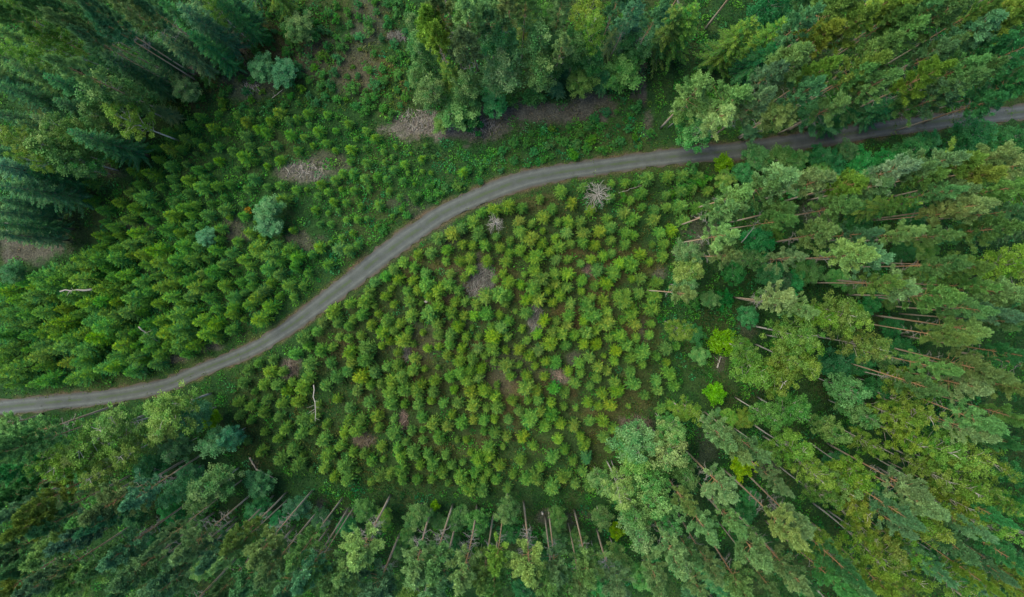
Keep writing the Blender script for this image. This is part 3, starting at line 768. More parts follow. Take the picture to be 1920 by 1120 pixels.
# ------------------------------------------------------------------ road
def build_road():
    ac = np.linspace(-1, 1, 15)
    n = len(MID)
    s = np.concatenate([[0], np.cumsum(np.linalg.norm(np.diff(MID, axis=0), axis=1))])
    rag = np.stack([fbm(s, s * 0 + 3, .9, 71), fbm(s, s * 0 + 9, .9, 75)], 1) - .5
    V, A = [], []
    for i in range(n):
        for a in ac:
            w = HALFW[i] * a
            if abs(a) > .95:
                w += rag[i, 0 if a < 0 else 1] * .9 * a
            p = MID[i] + NRM[i] * w
            V.append((p[0], p[1], .035 + .05 * (1 - a * a)))
            A.append((a * .5 + .5, s[i]))
    m = len(ac)
    Fr = [(i * m + j, (i + 1) * m + j, (i + 1) * m + j + 1, i * m + j + 1) for i in range(n - 1) for j in range(m - 1)]
    me = bpy.data.meshes.new('gravel_road')
    me.from_pydata(V, [], Fr)
    at1 = me.attributes.new('across', 'FLOAT', 'POINT')
    at1.data.foreach_set('value', [q[0] for q in A])
    at2 = me.attributes.new('along', 'FLOAT', 'POINT')
    at2.data.foreach_set('value', [q[1] for q in A])
    me.polygons.foreach_set('use_smooth', [True] * len(Fr))
    mt, nt, out = mat('gravel')
    L = nt.links.new
    ax = node(nt, 'ShaderNodeAttribute', attribute_name='across')
    al = node(nt, 'ShaderNodeAttribute', attribute_name='along')
    cb = node(nt, 'ShaderNodeCombineXYZ')
    mu = node(nt, 'ShaderNodeMath', operation='MULTIPLY')
    mu.inputs[1].default_value = .16
    L(al.outputs['Fac'], mu.inputs[0])
    mu2 = node(nt, 'ShaderNodeMath', operation='MULTIPLY')
    mu2.inputs[1].default_value = 7
    L(ax.outputs['Fac'], mu2.inputs[0])
    L(mu2.outputs[0], cb.inputs[0])
    L(mu.outputs[0], cb.inputs[1])
    st = node(nt, 'ShaderNodeTexNoise')
    st.inputs['Scale'].default_value = 2.2
    st.inputs['Detail'].default_value = 5
    L(cb.outputs[0], st.inputs['Vector'])
    # wheel tracks: wobble the across coordinate, then a ramp across
    ad = node(nt, 'ShaderNodeMath', operation='MULTIPLY_ADD')
    L(st.outputs['Fac'], ad.inputs[0])
    ad.inputs[1].default_value = .10
    L(ax.outputs['Fac'], ad.inputs[2])
    sb = node(nt, 'ShaderNodeMath', operation='SUBTRACT')
    L(ad.outputs[0], sb.inputs[0])
    sb.inputs[1].default_value = .05
    tr = ramp(nt, sb.outputs[0], [(.0, (0.058, 0.047, 0.035)), (.05, (0.058, 0.059, 0.051)), (.14, (0.055, 0.065, 0.065)), (.23, (0.080, 0.093, 0.092)), (.34, (0.059, 0.070, 0.071)), (.47, (0.052, 0.062, 0.059)),
                                  (.55, (0.053, 0.065, 0.063)), (.66, (0.061, 0.072, 0.071)), (.76, (0.077, 0.090, 0.089)), (.86, (0.057, 0.065, 0.066)), (.94, (0.058, 0.059, 0.051)), (1.0, (0.058, 0.047, 0.035))])
    g = node(nt, 'ShaderNodeNewGeometry')
    n1 = node(nt, 'ShaderNodeTexNoise')
    n1.inputs['Scale'].default_value = 9
    n1.inputs['Detail'].default_value = 8
    n1.inputs['Roughness'].default_value = .75
    L(g.outputs['Position'], n1.inputs['Vector'])
    n2 = node(nt, 'ShaderNodeTexNoise')
    n2.inputs['Scale'].default_value = .35
    n2.inputs['Detail'].default_value = 4
    L(g.outputs['Position'], n2.inputs['Vector'])
    mx = node(nt, 'ShaderNodeMix', data_type='RGBA', blend_type='MULTIPLY')
    mx.inputs[0].default_value = 1
    L(tr, mx.inputs[6])
    n3 = node(nt, 'ShaderNodeTexNoise')
    n3.inputs['Scale'].default_value = .9
    n3.inputs['Detail'].default_value = 6
    L(g.outputs['Position'], n3.inputs['Vector'])
    pm = node(nt, 'ShaderNodeMix', data_type='RGBA', blend_type='MULTIPLY')
    pm.inputs[0].default_value = 1
    L(ramp(nt, n1.outputs['Fac'], [(.3, (.78, .78, .78)), (.7, (1.2, 1.2, 1.2))]), pm.inputs[6])
    L(ramp(nt, n3.outputs['Fac'], [(.3, (.87, .865, .86)), (.5, (1, 1, 1)), (.7, (1.12, 1.11, 1.1))]), pm.inputs[7])
    L(pm.outputs[2], mx.inputs[7])
    # sparse weeds down the middle
    ms = node(nt, 'ShaderNodeMath', operation='SUBTRACT')
    L(sb.outputs[0], ms.inputs[0])
    ms.inputs[1].default_value = .52
    ab = node(nt, 'ShaderNodeMath', operation='ABSOLUTE')
    L(ms.outputs[0], ab.inputs[0])
    mr = node(nt, 'ShaderNodeMapRange')
    mr.inputs['From Min'].default_value = .12
    mr.inputs['From Max'].default_value = .02
    L(ab.outputs[0], mr.inputs['Value'])
    r2 = node(nt, 'ShaderNodeMapRange')
    r2.inputs['From Min'].default_value = .40
    r2.inputs['From Max'].default_value = .52
    L(n2.outputs['Fac'], r2.inputs['Value'])
    r3 = node(nt, 'ShaderNodeMapRange')
    r3.inputs['From Min'].default_value = .40
    r3.inputs['From Max'].default_value = .62
    L(n1.outputs['Fac'], r3.inputs['Value'])
    m1 = node(nt, 'ShaderNodeMath', operation='MULTIPLY')
    L(mr.outputs[0], m1.inputs[0])
    L(r2.outputs[0], m1.inputs[1])
    m2 = node(nt, 'ShaderNodeMath', operation='MULTIPLY')
    L(m1.outputs[0], m2.inputs[0])
    L(r3.outputs[0], m2.inputs[1])
    mg = node(nt, 'ShaderNodeMix', data_type='RGBA')
    L(m2.outputs[0], mg.inputs[0])
    L(mx.outputs[2], mg.inputs[6])
    mg.inputs[7].default_value = (.045, .075, .022, 1)
    p = node(nt, 'ShaderNodeBsdfPrincipled')
    p.inputs['Roughness'].default_value = .9
    p.inputs['Specular IOR Level'].default_value = .2
    L(mg.outputs[2], p.inputs['Base Color'])
    b = node(nt, 'ShaderNodeBump')
    b.inputs['Distance'].default_value = .04
    b.inputs['Strength'].default_value = .5
    L(n1.outputs['Fac'], b.inputs['Height'])
    L(b.outputs[0], p.inputs['Normal'])
    L(p.outputs[0], out.inputs[0])
    me.materials.append(mt)
    me.update()
    o = bpy.data.objects.new('gravel_road', me)
    col.objects.link(o)
    o['kind'] = 'structure'


build_road()

# ------------------------------------------------------------------ things
THINGS = []        # dict(o, kind, px, py, look)
NAMES = {'Q': ('pine_tree', 'pine', 'pine'), 'P': ('pine_tree', 'pine', 'pine'), 'S': ('spruce_tree', 'spruce', 'spruce'), 'G': ('spruce_tree', 'spruce', 'spruce'), 'B': ('birch_tree', 'birch', 'birch'),
         'A': ('broadleaf_tree', 'broadleaf tree', 'broadleaf'), 'K': ('leafy_bush', 'bush', 'bush'), 'L': ('lime_green_tree', 'small tree', 'lime green tree'), 'Y': ('young_spruce', 'young spruce', 'young spruce'),
         'C': ('young_conifer', 'young conifer', 'young conifer')}
GROUPS = {'Q': 'tall pines of the surrounding forest', 'P': 'tall pines of the surrounding forest', 'S': 'spruces of the surrounding forest', 'G': 'spruces of the surrounding forest', 'B': 'birches among the pines', 'A': 'broadleaf trees and saplings in the forest',
          'K': 'leafy bushes in the clearings', 'L': 'bright lime green trees', 'Y': 'young spruces planted below the road', 'C': 'young conifers above the road'}
TINT = {'g': (.85, 1, .95), 'y': (1.06, 1.06, .74), 'b': (.68, .92, 1.15), 'd': (.42, .80, .80), 'p': (1.10, 1.13, 1.2)}
LOOK = {('Q', 'p'): 'pine with dead grey limbs', ('P', 'g'): 'tall green pine', ('P', 'y'): 'tall yellow-green pine', ('P', 'b'): 'tall grey-green pine', ('P', 'd'): 'tall dark pine', ('P', 'p'): 'tall pale green pine',
        ('S', 'g'): 'pointed green spruce', ('S', 'y'): 'pointed yellow-green spruce', ('S', 'b'): 'pointed bluish spruce', ('S', 'd'): 'pointed dark green spruce', ('S', 'p'): 'pointed pale spruce', ('G', 'p'): 'half-bare grey spruce',
        ('B', 'g'): 'airy green birch', ('B', 'y'): 'airy yellow-green birch', ('B', 'p'): 'airy pale green birch', ('B', 'd'): 'airy dark birch', ('B', 'b'): 'airy bluish birch',
        ('A', 'g'): 'leafy mid-green tree', ('A', 'y'): 'leafy yellow-green tree', ('A', 'b'): 'leafy bluish-green tree', ('A', 'd'): 'leafy dark green tree', ('A', 'p'): 'leafy pale green tree',
        ('K', 'g'): 'green leafy bush', ('K', 'y'): 'yellow-green leafy bush', ('K', 'b'): 'bluish-green leafy bush', ('K', 'd'): 'dark leafy bush', ('K', 'p'): 'pale leafy bush',
        ('L', 'g'): 'bright lime green tree', ('L', 'y'): 'bright yellow-green tree',
        ('Y', 'g'): 'green young spruce', ('Y', 'y'): 'yellow-green young spruce', ('Y', 'b'): 'bluish-green young spruce', ('Y', 'd'): 'dark green young spruce', ('Y', 'p'): 'pale green young spruce',
        ('C', 'g'): 'green young conifer', ('C', 'y'): 'yellow-tipped young conifer', ('C', 'b'): 'bluish-green young conifer', ('C', 'd'): 'dark green young conifer', ('C', 'p'): 'pale green young conifer'}


def link(o, parent=None):
    col.objects.link(o)
    if parent is not None:
        o.parent = parent
    return o


def plant(kind, x, y, sxy, sz, tint, rz=None):
    v = PROTO[kind][int(rs.integers(len(PROTO[kind])))]
    name = NAMES[kind][0]
    root = bpy.data.objects.new(name, None if v['trunk'] else v['crown'])
    link(root)
    root.location = (x, y, float(gz(x, y)) - .06)
    root.rotation_euler = (rs.normal(0, .012), rs.normal(0, .012), rs.random() * 6.28 if rz is None else rz)
    root.scale = (sxy, sxy, sz)
    TB = (.97, 1.02, .88) if kind == 'B' and tint == 'y' else TINT[tint]
    tc = (np.array(TB) * (.55 if kind in 'YC' else 1) + (.45 if kind in 'YC' else 0)) * np.exp(rs.normal(0, .15 if kind in 'PQBASG' else .1)) * np.exp(rs.normal(0, [.09, .04, .08]))
    root.color = (*np.clip(tc, .1, 2.5), 1)
    if v['trunk']:
        c = link(bpy.data.objects.new('crown', v['crown']), root)
        c.color = root.color
        link(bpy.data.objects.new('trunk', v['trunk']), root)
        for d in v['dead']:
            link(bpy.data.objects.new('dead_branch', d), root)
    root['category'] = NAMES[kind][1]
    root['group'] = GROUPS[kind]
    px, py = pix(x, y, v['h'] * sz * (1 - .45 * (1 - v['live'])))
    THINGS.append(dict(o=root, kind=NAMES[kind][0], k=kind, tint=tint, px=float(px), py=float(py)))
    return root


DEF_H = {'P': 25, 'Q': 25, 'S': 20, 'G': 18, 'B': 21, 'A': 15, 'K': 2.6, 'L': 4.5}
BASES = []
for (ox, oy), txt in BIG.items():
    for e in txt.replace('\n', '').split(';'):
        f = e.split()
        if len(f) < 4:
            continue
        zx, zy, wd, kind = float(f[0]), float(f[1]), float(f[2]), f[3]
        h, tint = None, 'g'
        if (ox, oy) == (1280, 0) and kind == 'A' and zx > 700 and 700 < zy < 900:
            zy, wd = zy + 34, wd * .82
        for q in f[4:]:
            if q in TINT:
                tint = q
            else:
                h = float(q)
        if h is None:
            h = DEF_H[kind] * rs.uniform(.88, 1.1)
        if kind == 'S':
            h, wd = h * .85, wd * 1.12
        v = PROTO[kind][0]
        live = {'P': .64, 'Q': .64, 'S': .4, 'G': .3}.get(kind, v['live'])
        zc = h * (1 - .45 * (1 - live))
        px, py = ox + zx / 3, oy + zy / 3
        x, y = at(px, py, zc)
        for _ in range(22):
            if h < 4 or road_dist(np.array([x]), np.array([y]))[0] > .45:
                break
            h *= .93
            zc = h * (1 - .45 * (1 - live))
            x, y = at(px, py, zc)
        if road_dist(np.array([x]), np.array([y]))[0] < .2:
            continue
        dm = wd / 3 * (H - zc) / F
        sxy = dm / v['d'] * ((1.06 if (ox, oy) in ((0, 747), (1280, 0), (640, 0), (640, 747)) else .9) if kind in 'PQ' else 1.0)
        sz = h / v['h']
        sxy = float(np.clip(sxy, sz * .5, sz * 2.2))
        plant(kind, x, y, sxy, sz, tint)
        BASES.append((x, y))

# ring of forest just outside the frame (its trunks lean into view)
def ring():
    pts = []
    for _ in range(6000):
        px, py = rs.uniform(-230, 2150), rs.uniform(-190, 1330)
        if -15 < px < 1935 and -15 < py < 1135:
            continue
        z = 20
        x, y = at(px, py, z)
        if road_dist(np.array([x]), np.array([y]))[0] < 3.0:
            continue
        if 470 < px < 760 and py < 0 or px < 0 and 470 < py < 760:
            continue
        if all((x - a) ** 2 + (y - b) ** 2 > 3.3 ** 2 for a, b in pts) and all((x - a) ** 2 + (y - b) ** 2 > 2.2 ** 2 for a, b in BASES):
            pts.append((x, y))
            kind = rs.choice(['P', 'P', 'P', 'B', 'S']) if px > 600 else rs.choice(['P', 'S', 'S', 'B'] if py < 600 else ['P', 'P', 'P', 'B'])
            h = DEF_H[kind] * rs.uniform(.9, 1.1)
            s = h / PROTO[kind][0]['h']
            plant(str(kind), x, y, s * rs.uniform(.85, 1.1), s, str(rs.choice(['g', 'b', 'p', 'y'])))
            if len(pts) >= 60:
                return


ring()

# young trees: those read off the photograph, then planted in between at the same spacing
def young(lists, poly, kind, spacing, h0, cap, avoid):
    pts = []
    for (ox, oy), txt in lists.items():
        for e in txt.replace('\n', '').split(';'):
            f = e.split()
            if len(f) >= 2:
                pts.append((ox + float(f[0]) / 3, oy + float(f[1]) / 3))
    keep = []
    for p in pts:
        if all((p[0] - q[0]) ** 2 + (p[1] - q[1]) ** 2 > 11 ** 2 for q in keep):
            keep.append(p)
    if kind == 'C':
        keep = [p for p in keep if road_dist(*[np.array([c]) for c in at(p[0], p[1], 3.5)])[0] > 1.9]
    n_list = len(keep)
    xs, ys = [p[0] for p in poly], [p[1] for p in poly]
    fill = []
    cand = np.stack([rs.uniform(min(xs), max(xs), 26000), rs.uniform(min(ys), max(ys), 26000)], 1)
    cand = cand[inpoly(cand[:, 0], cand[:, 1], poly)]
    gx = np.array([at(a, b, 0) for a, b in cand])
    dd, _ = dryness(gx[:, 0], gx[:, 1])
    cand = cand[(dd < .42) & (road_dist(gx[:, 0], gx[:, 1]) > (2.1 if kind == 'C' else 1.1))]
    if kind == 'C':      # failed patches
        gx = np.array([at(a, b, 0) for a, b in cand])
        cand = cand[(fbm(gx[:, 0], gx[:, 1], 7, 141) < .68) | (cand[:, 1] > 520)]
    allp = np.array(keep)
    for c in cand:
        sp = spacing * (.82 + .5 * rs.random())
        if ((allp - c) ** 2).sum(1).min() > sp ** 2 and all((c[0] - a) ** 2 + (c[1] - b) ** 2 > r * r for a, b, r in avoid):
            allp = np.vstack([allp, c])
            fill.append(tuple(c))
    out = keep + fill
    return out, n_list


def young_params(p, kind, h0):
    h = h0 * float(np.clip(rs.normal(1, .22), .5, 1.5))
    if kind == 'C':
        h *= (.62 + .5 * np.clip((820 - p[0]) / 700, 0, 1)) * (.74 if p[1] < 450 else 1.0)
    tint = str(rs.choice(['g', 'y', 'b', 'p', 'd'], p=[.36, .26, .18, .12, .08] if kind == 'Y' else [.38, .22, .2, .05, .15]))
    if kind == 'C' and p[0] < 520 and tint in 'gp' and rs.random() < .45:
        tint = 'b'
    if kind == 'Y':      # yellower tints towards the middle of the plot, bluer at its edge
        q = math.hypot((p[0] - 950) / 330, (p[1] - 600) / 260)
        if q > 1 and tint == 'y' and rs.random() < .75:
            tint = 'g'
        elif q > .95 and tint in 'gp' and rs.random() < .5:
            tint = 'b'
        elif q < .8 and tint in 'bd' and rs.random() < .6:
            tint = 'y'
    x, y = at(p[0], p[1], h * .75)
    v = PROTO[kind][0]
    sz = h / v['h']
    return x, y, sz * rs.uniform(.9, 1.15), sz, tint


def rest_as_stuff(name, items, kind):
    """the remaining young trees of a plantation as one mesh"""
    Vs, Cs = [], []
    for x, y, sxy, sz, tint in items:
        me = PROTO[kind][int(rs.integers(len(PROTO[kind])))]['crown']
        n = len(me.vertices)
        v = np.empty(n * 3, np.float32)
        me.vertices.foreach_get('co', v)
        c = np.empty(n * 4, np.float32)
        me.attributes['col'].data.foreach_get('color', c)
        n = me['leaf_verts']
        v, c = v[:n * 3], c[:n * 4]
        v = v.reshape(-1, 3) * (sxy, sxy, sz)
        a = rs.random() * 6.28
        v = v @ np.array([[math.cos(a), math.sin(a), 0], [-math.sin(a), math.cos(a), 0], [0, 0, 1]])
        Vs.append((v + (x, y, float(gz(x, y)) - .06)).reshape(-1, 4, 3))
        tc = (np.array(TINT[tint]) * .55 + .45) * np.exp(rs.normal(0, .09))
        Cs.append(c.reshape(-1, 4)[::4, :3] * tc)
    lv = Leaves(1)
    lv.v, lv.c = Vs, Cs
    o = link(bpy.data.objects.new(name, lv.mesh(name, M_NEEDLE)))
    o['kind'] = 'stuff'
    return o


AVOID_Y = [(903, 525, 36), (1003, 592, 22), (1190, 795, 34), (545, 690, 24), (683, 825, 22), (1102, 865, 24), (975, 700, 0), (1120, 365, 26), (930, 418, 18)]
COUNT_ONLY = []
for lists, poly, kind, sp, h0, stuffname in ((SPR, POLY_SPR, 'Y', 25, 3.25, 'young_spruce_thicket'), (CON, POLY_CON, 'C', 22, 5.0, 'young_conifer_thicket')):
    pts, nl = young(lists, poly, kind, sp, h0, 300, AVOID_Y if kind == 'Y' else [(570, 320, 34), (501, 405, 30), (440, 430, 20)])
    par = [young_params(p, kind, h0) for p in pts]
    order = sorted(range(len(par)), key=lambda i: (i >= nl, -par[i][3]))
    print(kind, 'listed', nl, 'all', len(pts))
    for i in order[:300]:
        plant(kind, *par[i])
    rest = [par[i] for i in order[300:]]
    for r_ in rest:
        q = pix(r_[0], r_[1], 2.0)
        COUNT_ONLY.append((NAMES[kind][0], float(q[0]), float(q[1])))
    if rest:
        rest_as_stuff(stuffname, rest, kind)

# bushes of the clearings
def bushes():
    done = []
    spots = [(560, 15), (715, 70), (760, 60), (655, 45), (615, 60), (640, 85), (700, 100), (690, 130), (720, 150), (735, 110), (745, 140), (760, 180), (660, 165), (625, 135), (600, 160), (565, 165), (520, 165), (450, 145), (430, 165),
             (470, 185), (415, 195), (560, 195), (630, 185), (700, 200), (600, 10), (670, 10), (590, 40), (1030, 275), (1055, 265), (1000, 285), (1075, 290), (1100, 280), (965, 300), (1020, 300), (1140, 255), (1165, 265), (1180, 240),
             (1195, 200), (1155, 210), (900, 340), (860, 350), (1200, 275), (1110, 262), (990, 310), (1060, 300), (1130, 280), (940, 320), (1190, 345), (1240, 330), (1300, 325), (1170, 370), (1260, 365), (1320, 350)]
    for p in spots:
        done.append(p)
    cand = np.stack([rs.uniform(300, 1240, 9000), rs.uniform(0, 460, 9000)], 1)
    ok = inpoly(cand[:, 0], cand[:, 1], POLY_CLEAR) | inpoly(cand[:, 0], cand[:, 1], POLY_BANK)
    for c in cand[ok]:
        if min((c[0] - a) ** 2 + (c[1] - b) ** 2 for a, b in done) > (15 + 14 * rs.random()) ** 2:
            x, y = at(c[0], c[1], 0)
            if road_dist(np.array([x]), np.array([y]))[0] > .9 and dryness(np.array([x]), np.array([y]))[0][0] < .75:
                done.append(tuple(c))
    for p in done[:230]:
        s = float(np.clip(rs.normal(.5, .17), .25, .95))
        x, y = at(p[0], p[1], 1.5 * s)
        if road_dist(np.array([x]), np.array([y]))[0] < .5:
            continue
        plant('K', x, y, s * rs.uniform(.9, 1.2), s, str(rs.choice(['g', 'b', 'y', 'p'], p=[.45, .3, .15, .1])))


bushes()

# ------------------------------------------------------------------ dead wood
def tagged(o, label, cat, px, py, group=None):
    o['label'] = label
    o['category'] = cat
    if group:
        o['group'] = group
    return o


def dead_tree(px, py, h, rad, label, seed, nb=34):
    r = np.random.default_rng(seed)
    x, y = at(px, py, h * .6)
    root = bpy.data.objects.new('dead_tree', None)
    link(root)
    root.location = (x, y, float(gz(x, y)) - .05)
    tr = Tubes(seed)
    ln = trunk_line(r, h, .03)
    tr.add(ln, np.linspace(.13, .03, len(ln)), 7)
    link(bpy.data.objects.new('trunk', tr.mesh('dead_trunk', M_DEAD)), root)
    for i in range(nb):
        bt = Tubes(seed + i)
        u = r.random()
        zz = h * (.35 + .63 * u)
        L = rad * r.uniform(.6, 1.1) * (1 - .35 * u)
        az = i * 2.4 + r.normal(0, .3)
        p = bend(on(ln, zz), dirv(az, R(r.uniform(5, 45))), L, 6, r.uniform(-.15, .1), r, .05)
        bt.add(p, np.linspace(.05, .012, 6), 5)
        for k in range(5):
            t = r.uniform(.3, .95)
            q = np.array([np.interp(t, np.linspace(0, 1, 6), p[:, m]) for m in range(3)])
            bt.add(bend(q, dirv(az + r.choice([-1, 1]) * r.uniform(.4, .9), R(r.uniform(-10, 40))), L * r.uniform(.2, .45), 4, 0, r, .06), np.linspace(.022, .009, 4), 4)
        link(bpy.data.objects.new('branch', bt.mesh('dead_branch', M_DEAD)), root)
    tagged(root, label, 'dead tree', px, py, 'bare dead trees in the plantation')


dead_tree(1120, 365, 5.5, 2.5, 'large bare grey dead tree beneath the road, with spiky spreading branches', 31)
dead_tree(930, 418, 4.2, 1.7, 'smaller bare grey dead tree at the plantation edge by the road bend', 47, 22)


def brush_pile(px, py, rx, ry, n, label, seed, ang=0.0, tone=(.165, .175, .168), hh=.5, group='brush piles of cut branches', name='brush_pile'):
    r = np.random.default_rng(seed)
    x, y = at(px, py, .2)
    mx, my = rx * H / F, ry * H / F
    tb = Tubes(seed)
    ca, sa = math.cos(ang), math.sin(ang)
    for i in range(n):
        a, q = r.random() * 6.28, math.sqrt(r.random())
        u, v = math.cos(a) * q * mx, math.sin(a) * q * my
        cx, cy = u * ca - v * sa, u * sa + v * ca
        L = r.uniform(.35, 1.5)
        th = ang + PI / 2 + r.normal(0, .75)
        d = np.array([math.cos(th), math.sin(th), r.normal(0, .12)])
        z = hh * (1 - q * q) * r.uniform(.3, 1) + .04
        p = np.array([cx, cy, z]) + d * L * np.linspace(-.5, .5, 4)[:, None] + r.normal(0, .03, (4, 3))
        p[:, 2] = np.maximum(p[:, 2], .02)
        tb.add(p, r.uniform(.012, .034) * np.array([1, .9, .75, .5]), 4, np.array(tone) * np.exp(r.normal(0, .38)) * np.exp(r.normal(0, .05, 3)))
    o = link(bpy.data.objects.new(name, tb.mesh(name, M_STICK)))
    o.location = (x, y, float(gz(x, y)))
    tagged(o, label, 'brush pile', px, py, group)


brush_pile(902, 528, 25, 36, 620, 'largest heap of grey cut branches, in a gap amid the young spruces', 5, -.35)
brush_pile(1004, 596, 13, 25, 240, 'narrow upright heap of grey branches among the young spruces', 6, -.1)
brush_pile(1190, 795, 32, 14, 300, 'brown heap of branches where the plantation meets the forest corner', 8, .15, (.14, .128, .10))
brush_pile(683, 825, 22, 12, 200, 'brown oval brush heap in the lower part of the plantation', 9, -.1, (.135, .12, .095))
brush_pile(546, 692, 14, 17, 190, 'round brown brush heap just under the curving road', 10, .2, (.135, .12, .10))
brush_pile(756, 790, 8, 19, 120, 'small slim brush heap squeezed between young spruces', 11, .0, (.2, .16, .14))
brush_pile(763, 662, 7, 17, 110, 'small grey brush heap between young spruces below the road', 12, .1)
brush_pile(745, 67, 20, 7, 150, 'long low stack of grey logs and branches beside the pine grove', 13, 0.0)
brush_pile(570, 320, 42, 14, 260, 'pale tangle of bare twigs among young conifers above the road', 14, -.1, (.26, .26, .24), .25)
brush_pile(800, 228, 48, 20, 420, 'wide grey carpet of cut twigs in front of the pine grove', 15, -.15, (.20, .20, .185), .3)
brush_pile(905, 238, 34, 14, 220, 'grey scatter of cut twigs under the broadleaf trees by the grove', 16, .1, (.185, .18, .16), .25)
brush_pile(1104, 506, 9, 9, 90, 'tiny dark round brush heap in the right half of the plantation', 17, 0, (.16, .12, .11), .3)
brush_pile(1050, 705, 16, 8, 100, 'low brown brush heap in the middle of the plantation', 18, .2, (.22, .18, .16), .25)
brush_pile(468, 163, 18, 10, 110, 'small pale twig heap in the upper clearing', 19, .6, (.38, .35, .33), .2)


def log(p0, p1, rad, label, seed, z0=.3, z1=.3, stubs=4, name='fallen_log', cat='log', mtl=None):
    r = np.random.default_rng(seed)
    a = np.array([*at(*p0, z0), z0])
    b = np.array([*at(*p1, z1), z1])
    tb = Tubes(seed)
    L = np.linalg.norm(b - a)
    t = np.linspace(0, 1, 7)[:, None]
    p = a + (b - a) * t
    p[1:-1, :2] += r.normal(0, .015 * L, (5, 2))
    tb.add(p - a, np.linspace(rad, rad * .5, 7), 8)
    root = link(bpy.data.objects.new(name, tb.mesh(name, mtl or M_DEAD)))
    root.location = a
    for i in range(stubs):
        bt = Tubes(seed + i)
        q = a + (b - a) * r.uniform(.25, .97)
        d = norm(np.cross((b - a) / L, [0, 0, 1]) * r.choice([-1, 1]) + (b - a) / L * r.uniform(.1, .7) + np.array([0, 0, r.uniform(0, .5)]))
        bt.add(bend(q - a, d, r.uniform(.4, 1.3), 4, .1, r, .06), np.linspace(rad * .35, .01, 4), 5)
        link(bpy.data.objects.new('branch', bt.mesh('branch', mtl or M_DEAD)), root)
    tagged(root, label, cat, *p0, 'fallen logs and snags')


log((178, 542), (112, 547), .17, 'pale broken log lying over the young conifers near the left edge', 61, 4.2, 5.6, 3)
log((260, 613), (296, 640), .10, 'grey leaning log in the conifer thicket between road and left edge', 62, 4.6, 2.4, 4)
log((588, 722), (591, 790), .09, 'thin white forked snag standing over spruces under the road curve', 63, 2.5, 3.8, 6)
log((1345, 690), (1352, 668), .14, 'short brown stump log below the upper lime green tree', 64, .3, .3, 2)
log((5, 417), (40, 421), .10, 'upper of two thin logs at the left edge of the photo', 65, 2, 2, 1)
log((12, 432), (36, 436), .10, 'lower of two thin logs at the left edge of the photo', 66, 2, 2, 1)
log((1146, 862), (1162, 905), .09, 'slim grey leaning trunk beside the dark round spruce', 67, .4, 8, 2)
log((1390, 455), (1425, 412), .07, 'thin brown pole leaning across pine crowns at the forest edge', 68, 6, 9, 2)
log((1160, 362), (1205, 347), .04, 'thin bare pole lying beside the spiky dead tree', 69, .8, 1.0, 2)
log((510, 184), (530, 168), .06, 'thin pale pole lying in the upper clearing', 70, .3, .3, 1)
log((470, 42), (480, 60), .05, 'thin pole lying on the brown strip by the forest edge', 71, .3, .3, 1)
log((468, 858), (480, 880), .16, 'rotting reddish log on the grass at the forest corner', 72, .2, .2, 0, 'fallen_log', 'log', M_PINE)
log((480, 880), (512, 896), .15, 'second rotting reddish log, lower end of the pair at the forest corner', 73, .2, .2, 0, 'fallen_log', 'log', M_PINE)


def rock(px, py, s, label, seed):
    import bmesh
    r = np.random.default_rng(seed)
    bm = bmesh.new()
    bmesh.ops.create_icosphere(bm, subdivisions=3, radius=1)
    ph = r.random(6) * 6
    for v in bm.verts:
        c = v.co.copy()
        k = 1 + .18 * math.sin(3 * c.x + ph[0]) + .15 * math.sin(4 * c.y + ph[1] + c.z) + .1 * math.sin(7 * c.z + ph[2])
        v.co = Vector((c.x * k * s, c.y * k * s * .8, c.z * k * s * .6))
    me = bpy.data.meshes.new('rock')
    bm.to_mesh(me)
    bm.free()
    m, nt, out = mat('grey_stone')
    p = node(nt, 'ShaderNodeBsdfPrincipled')
    n = node(nt, 'ShaderNodeTexNoise')
    n.inputs['Scale'].default_value = 8
    nt.links.new(ramp(nt, n.outputs['Fac'], [(.3, (.2, .2, .2)), (.7, (.42, .41, .40))]), p.inputs['Base Color'])
    p.inputs['Roughness'].default_value = .9
    nt.links.new(p.outputs[0], out.inputs[0])
    me.materials.append(m)
    x, y = at(px, py, .2)
    o = link(bpy.data.objects.new('rock', me))
    o.location = (x, y, float(gz(x, y)) + s * .3)
    o['label'], o['category'] = label, 'rock'


rock(798, 566, .26, 'small pale grey rock on bare ground among the young spruces', 3)
rock(541, 687, .16, 'tiny white stone lying on the round brown brush heap', 4)


def stump(px, py):
    tb = Tubes(2)
    tb.add([(0, 0, -.1), (.02, 0, .5), (.02, .01, 1.0)], [.17, .15, .14], 10)
    x, y = at(px, py, .5)
    o = link(bpy.data.objects.new('birch_stump', tb.mesh('birch_stump', M_BIRCH)))
    o.location = (x, y, float(gz(x, y)))
    o['label'], o['category'] = 'short white birch stump on brown ground at the lower plantation edge', 'stump'


stump(1017, 963)

# one withered sapling in the upper thicket
w_ = plant('K', *at(463, 395, 1), .42, .5, 'g')
w_.color = (4.2, 1.1, .9, 1)
THINGS.pop()
w_['label'], w_['group'] = 'withered orange-brown sapling in the thicket above the road', 'leafy bushes in the clearings'

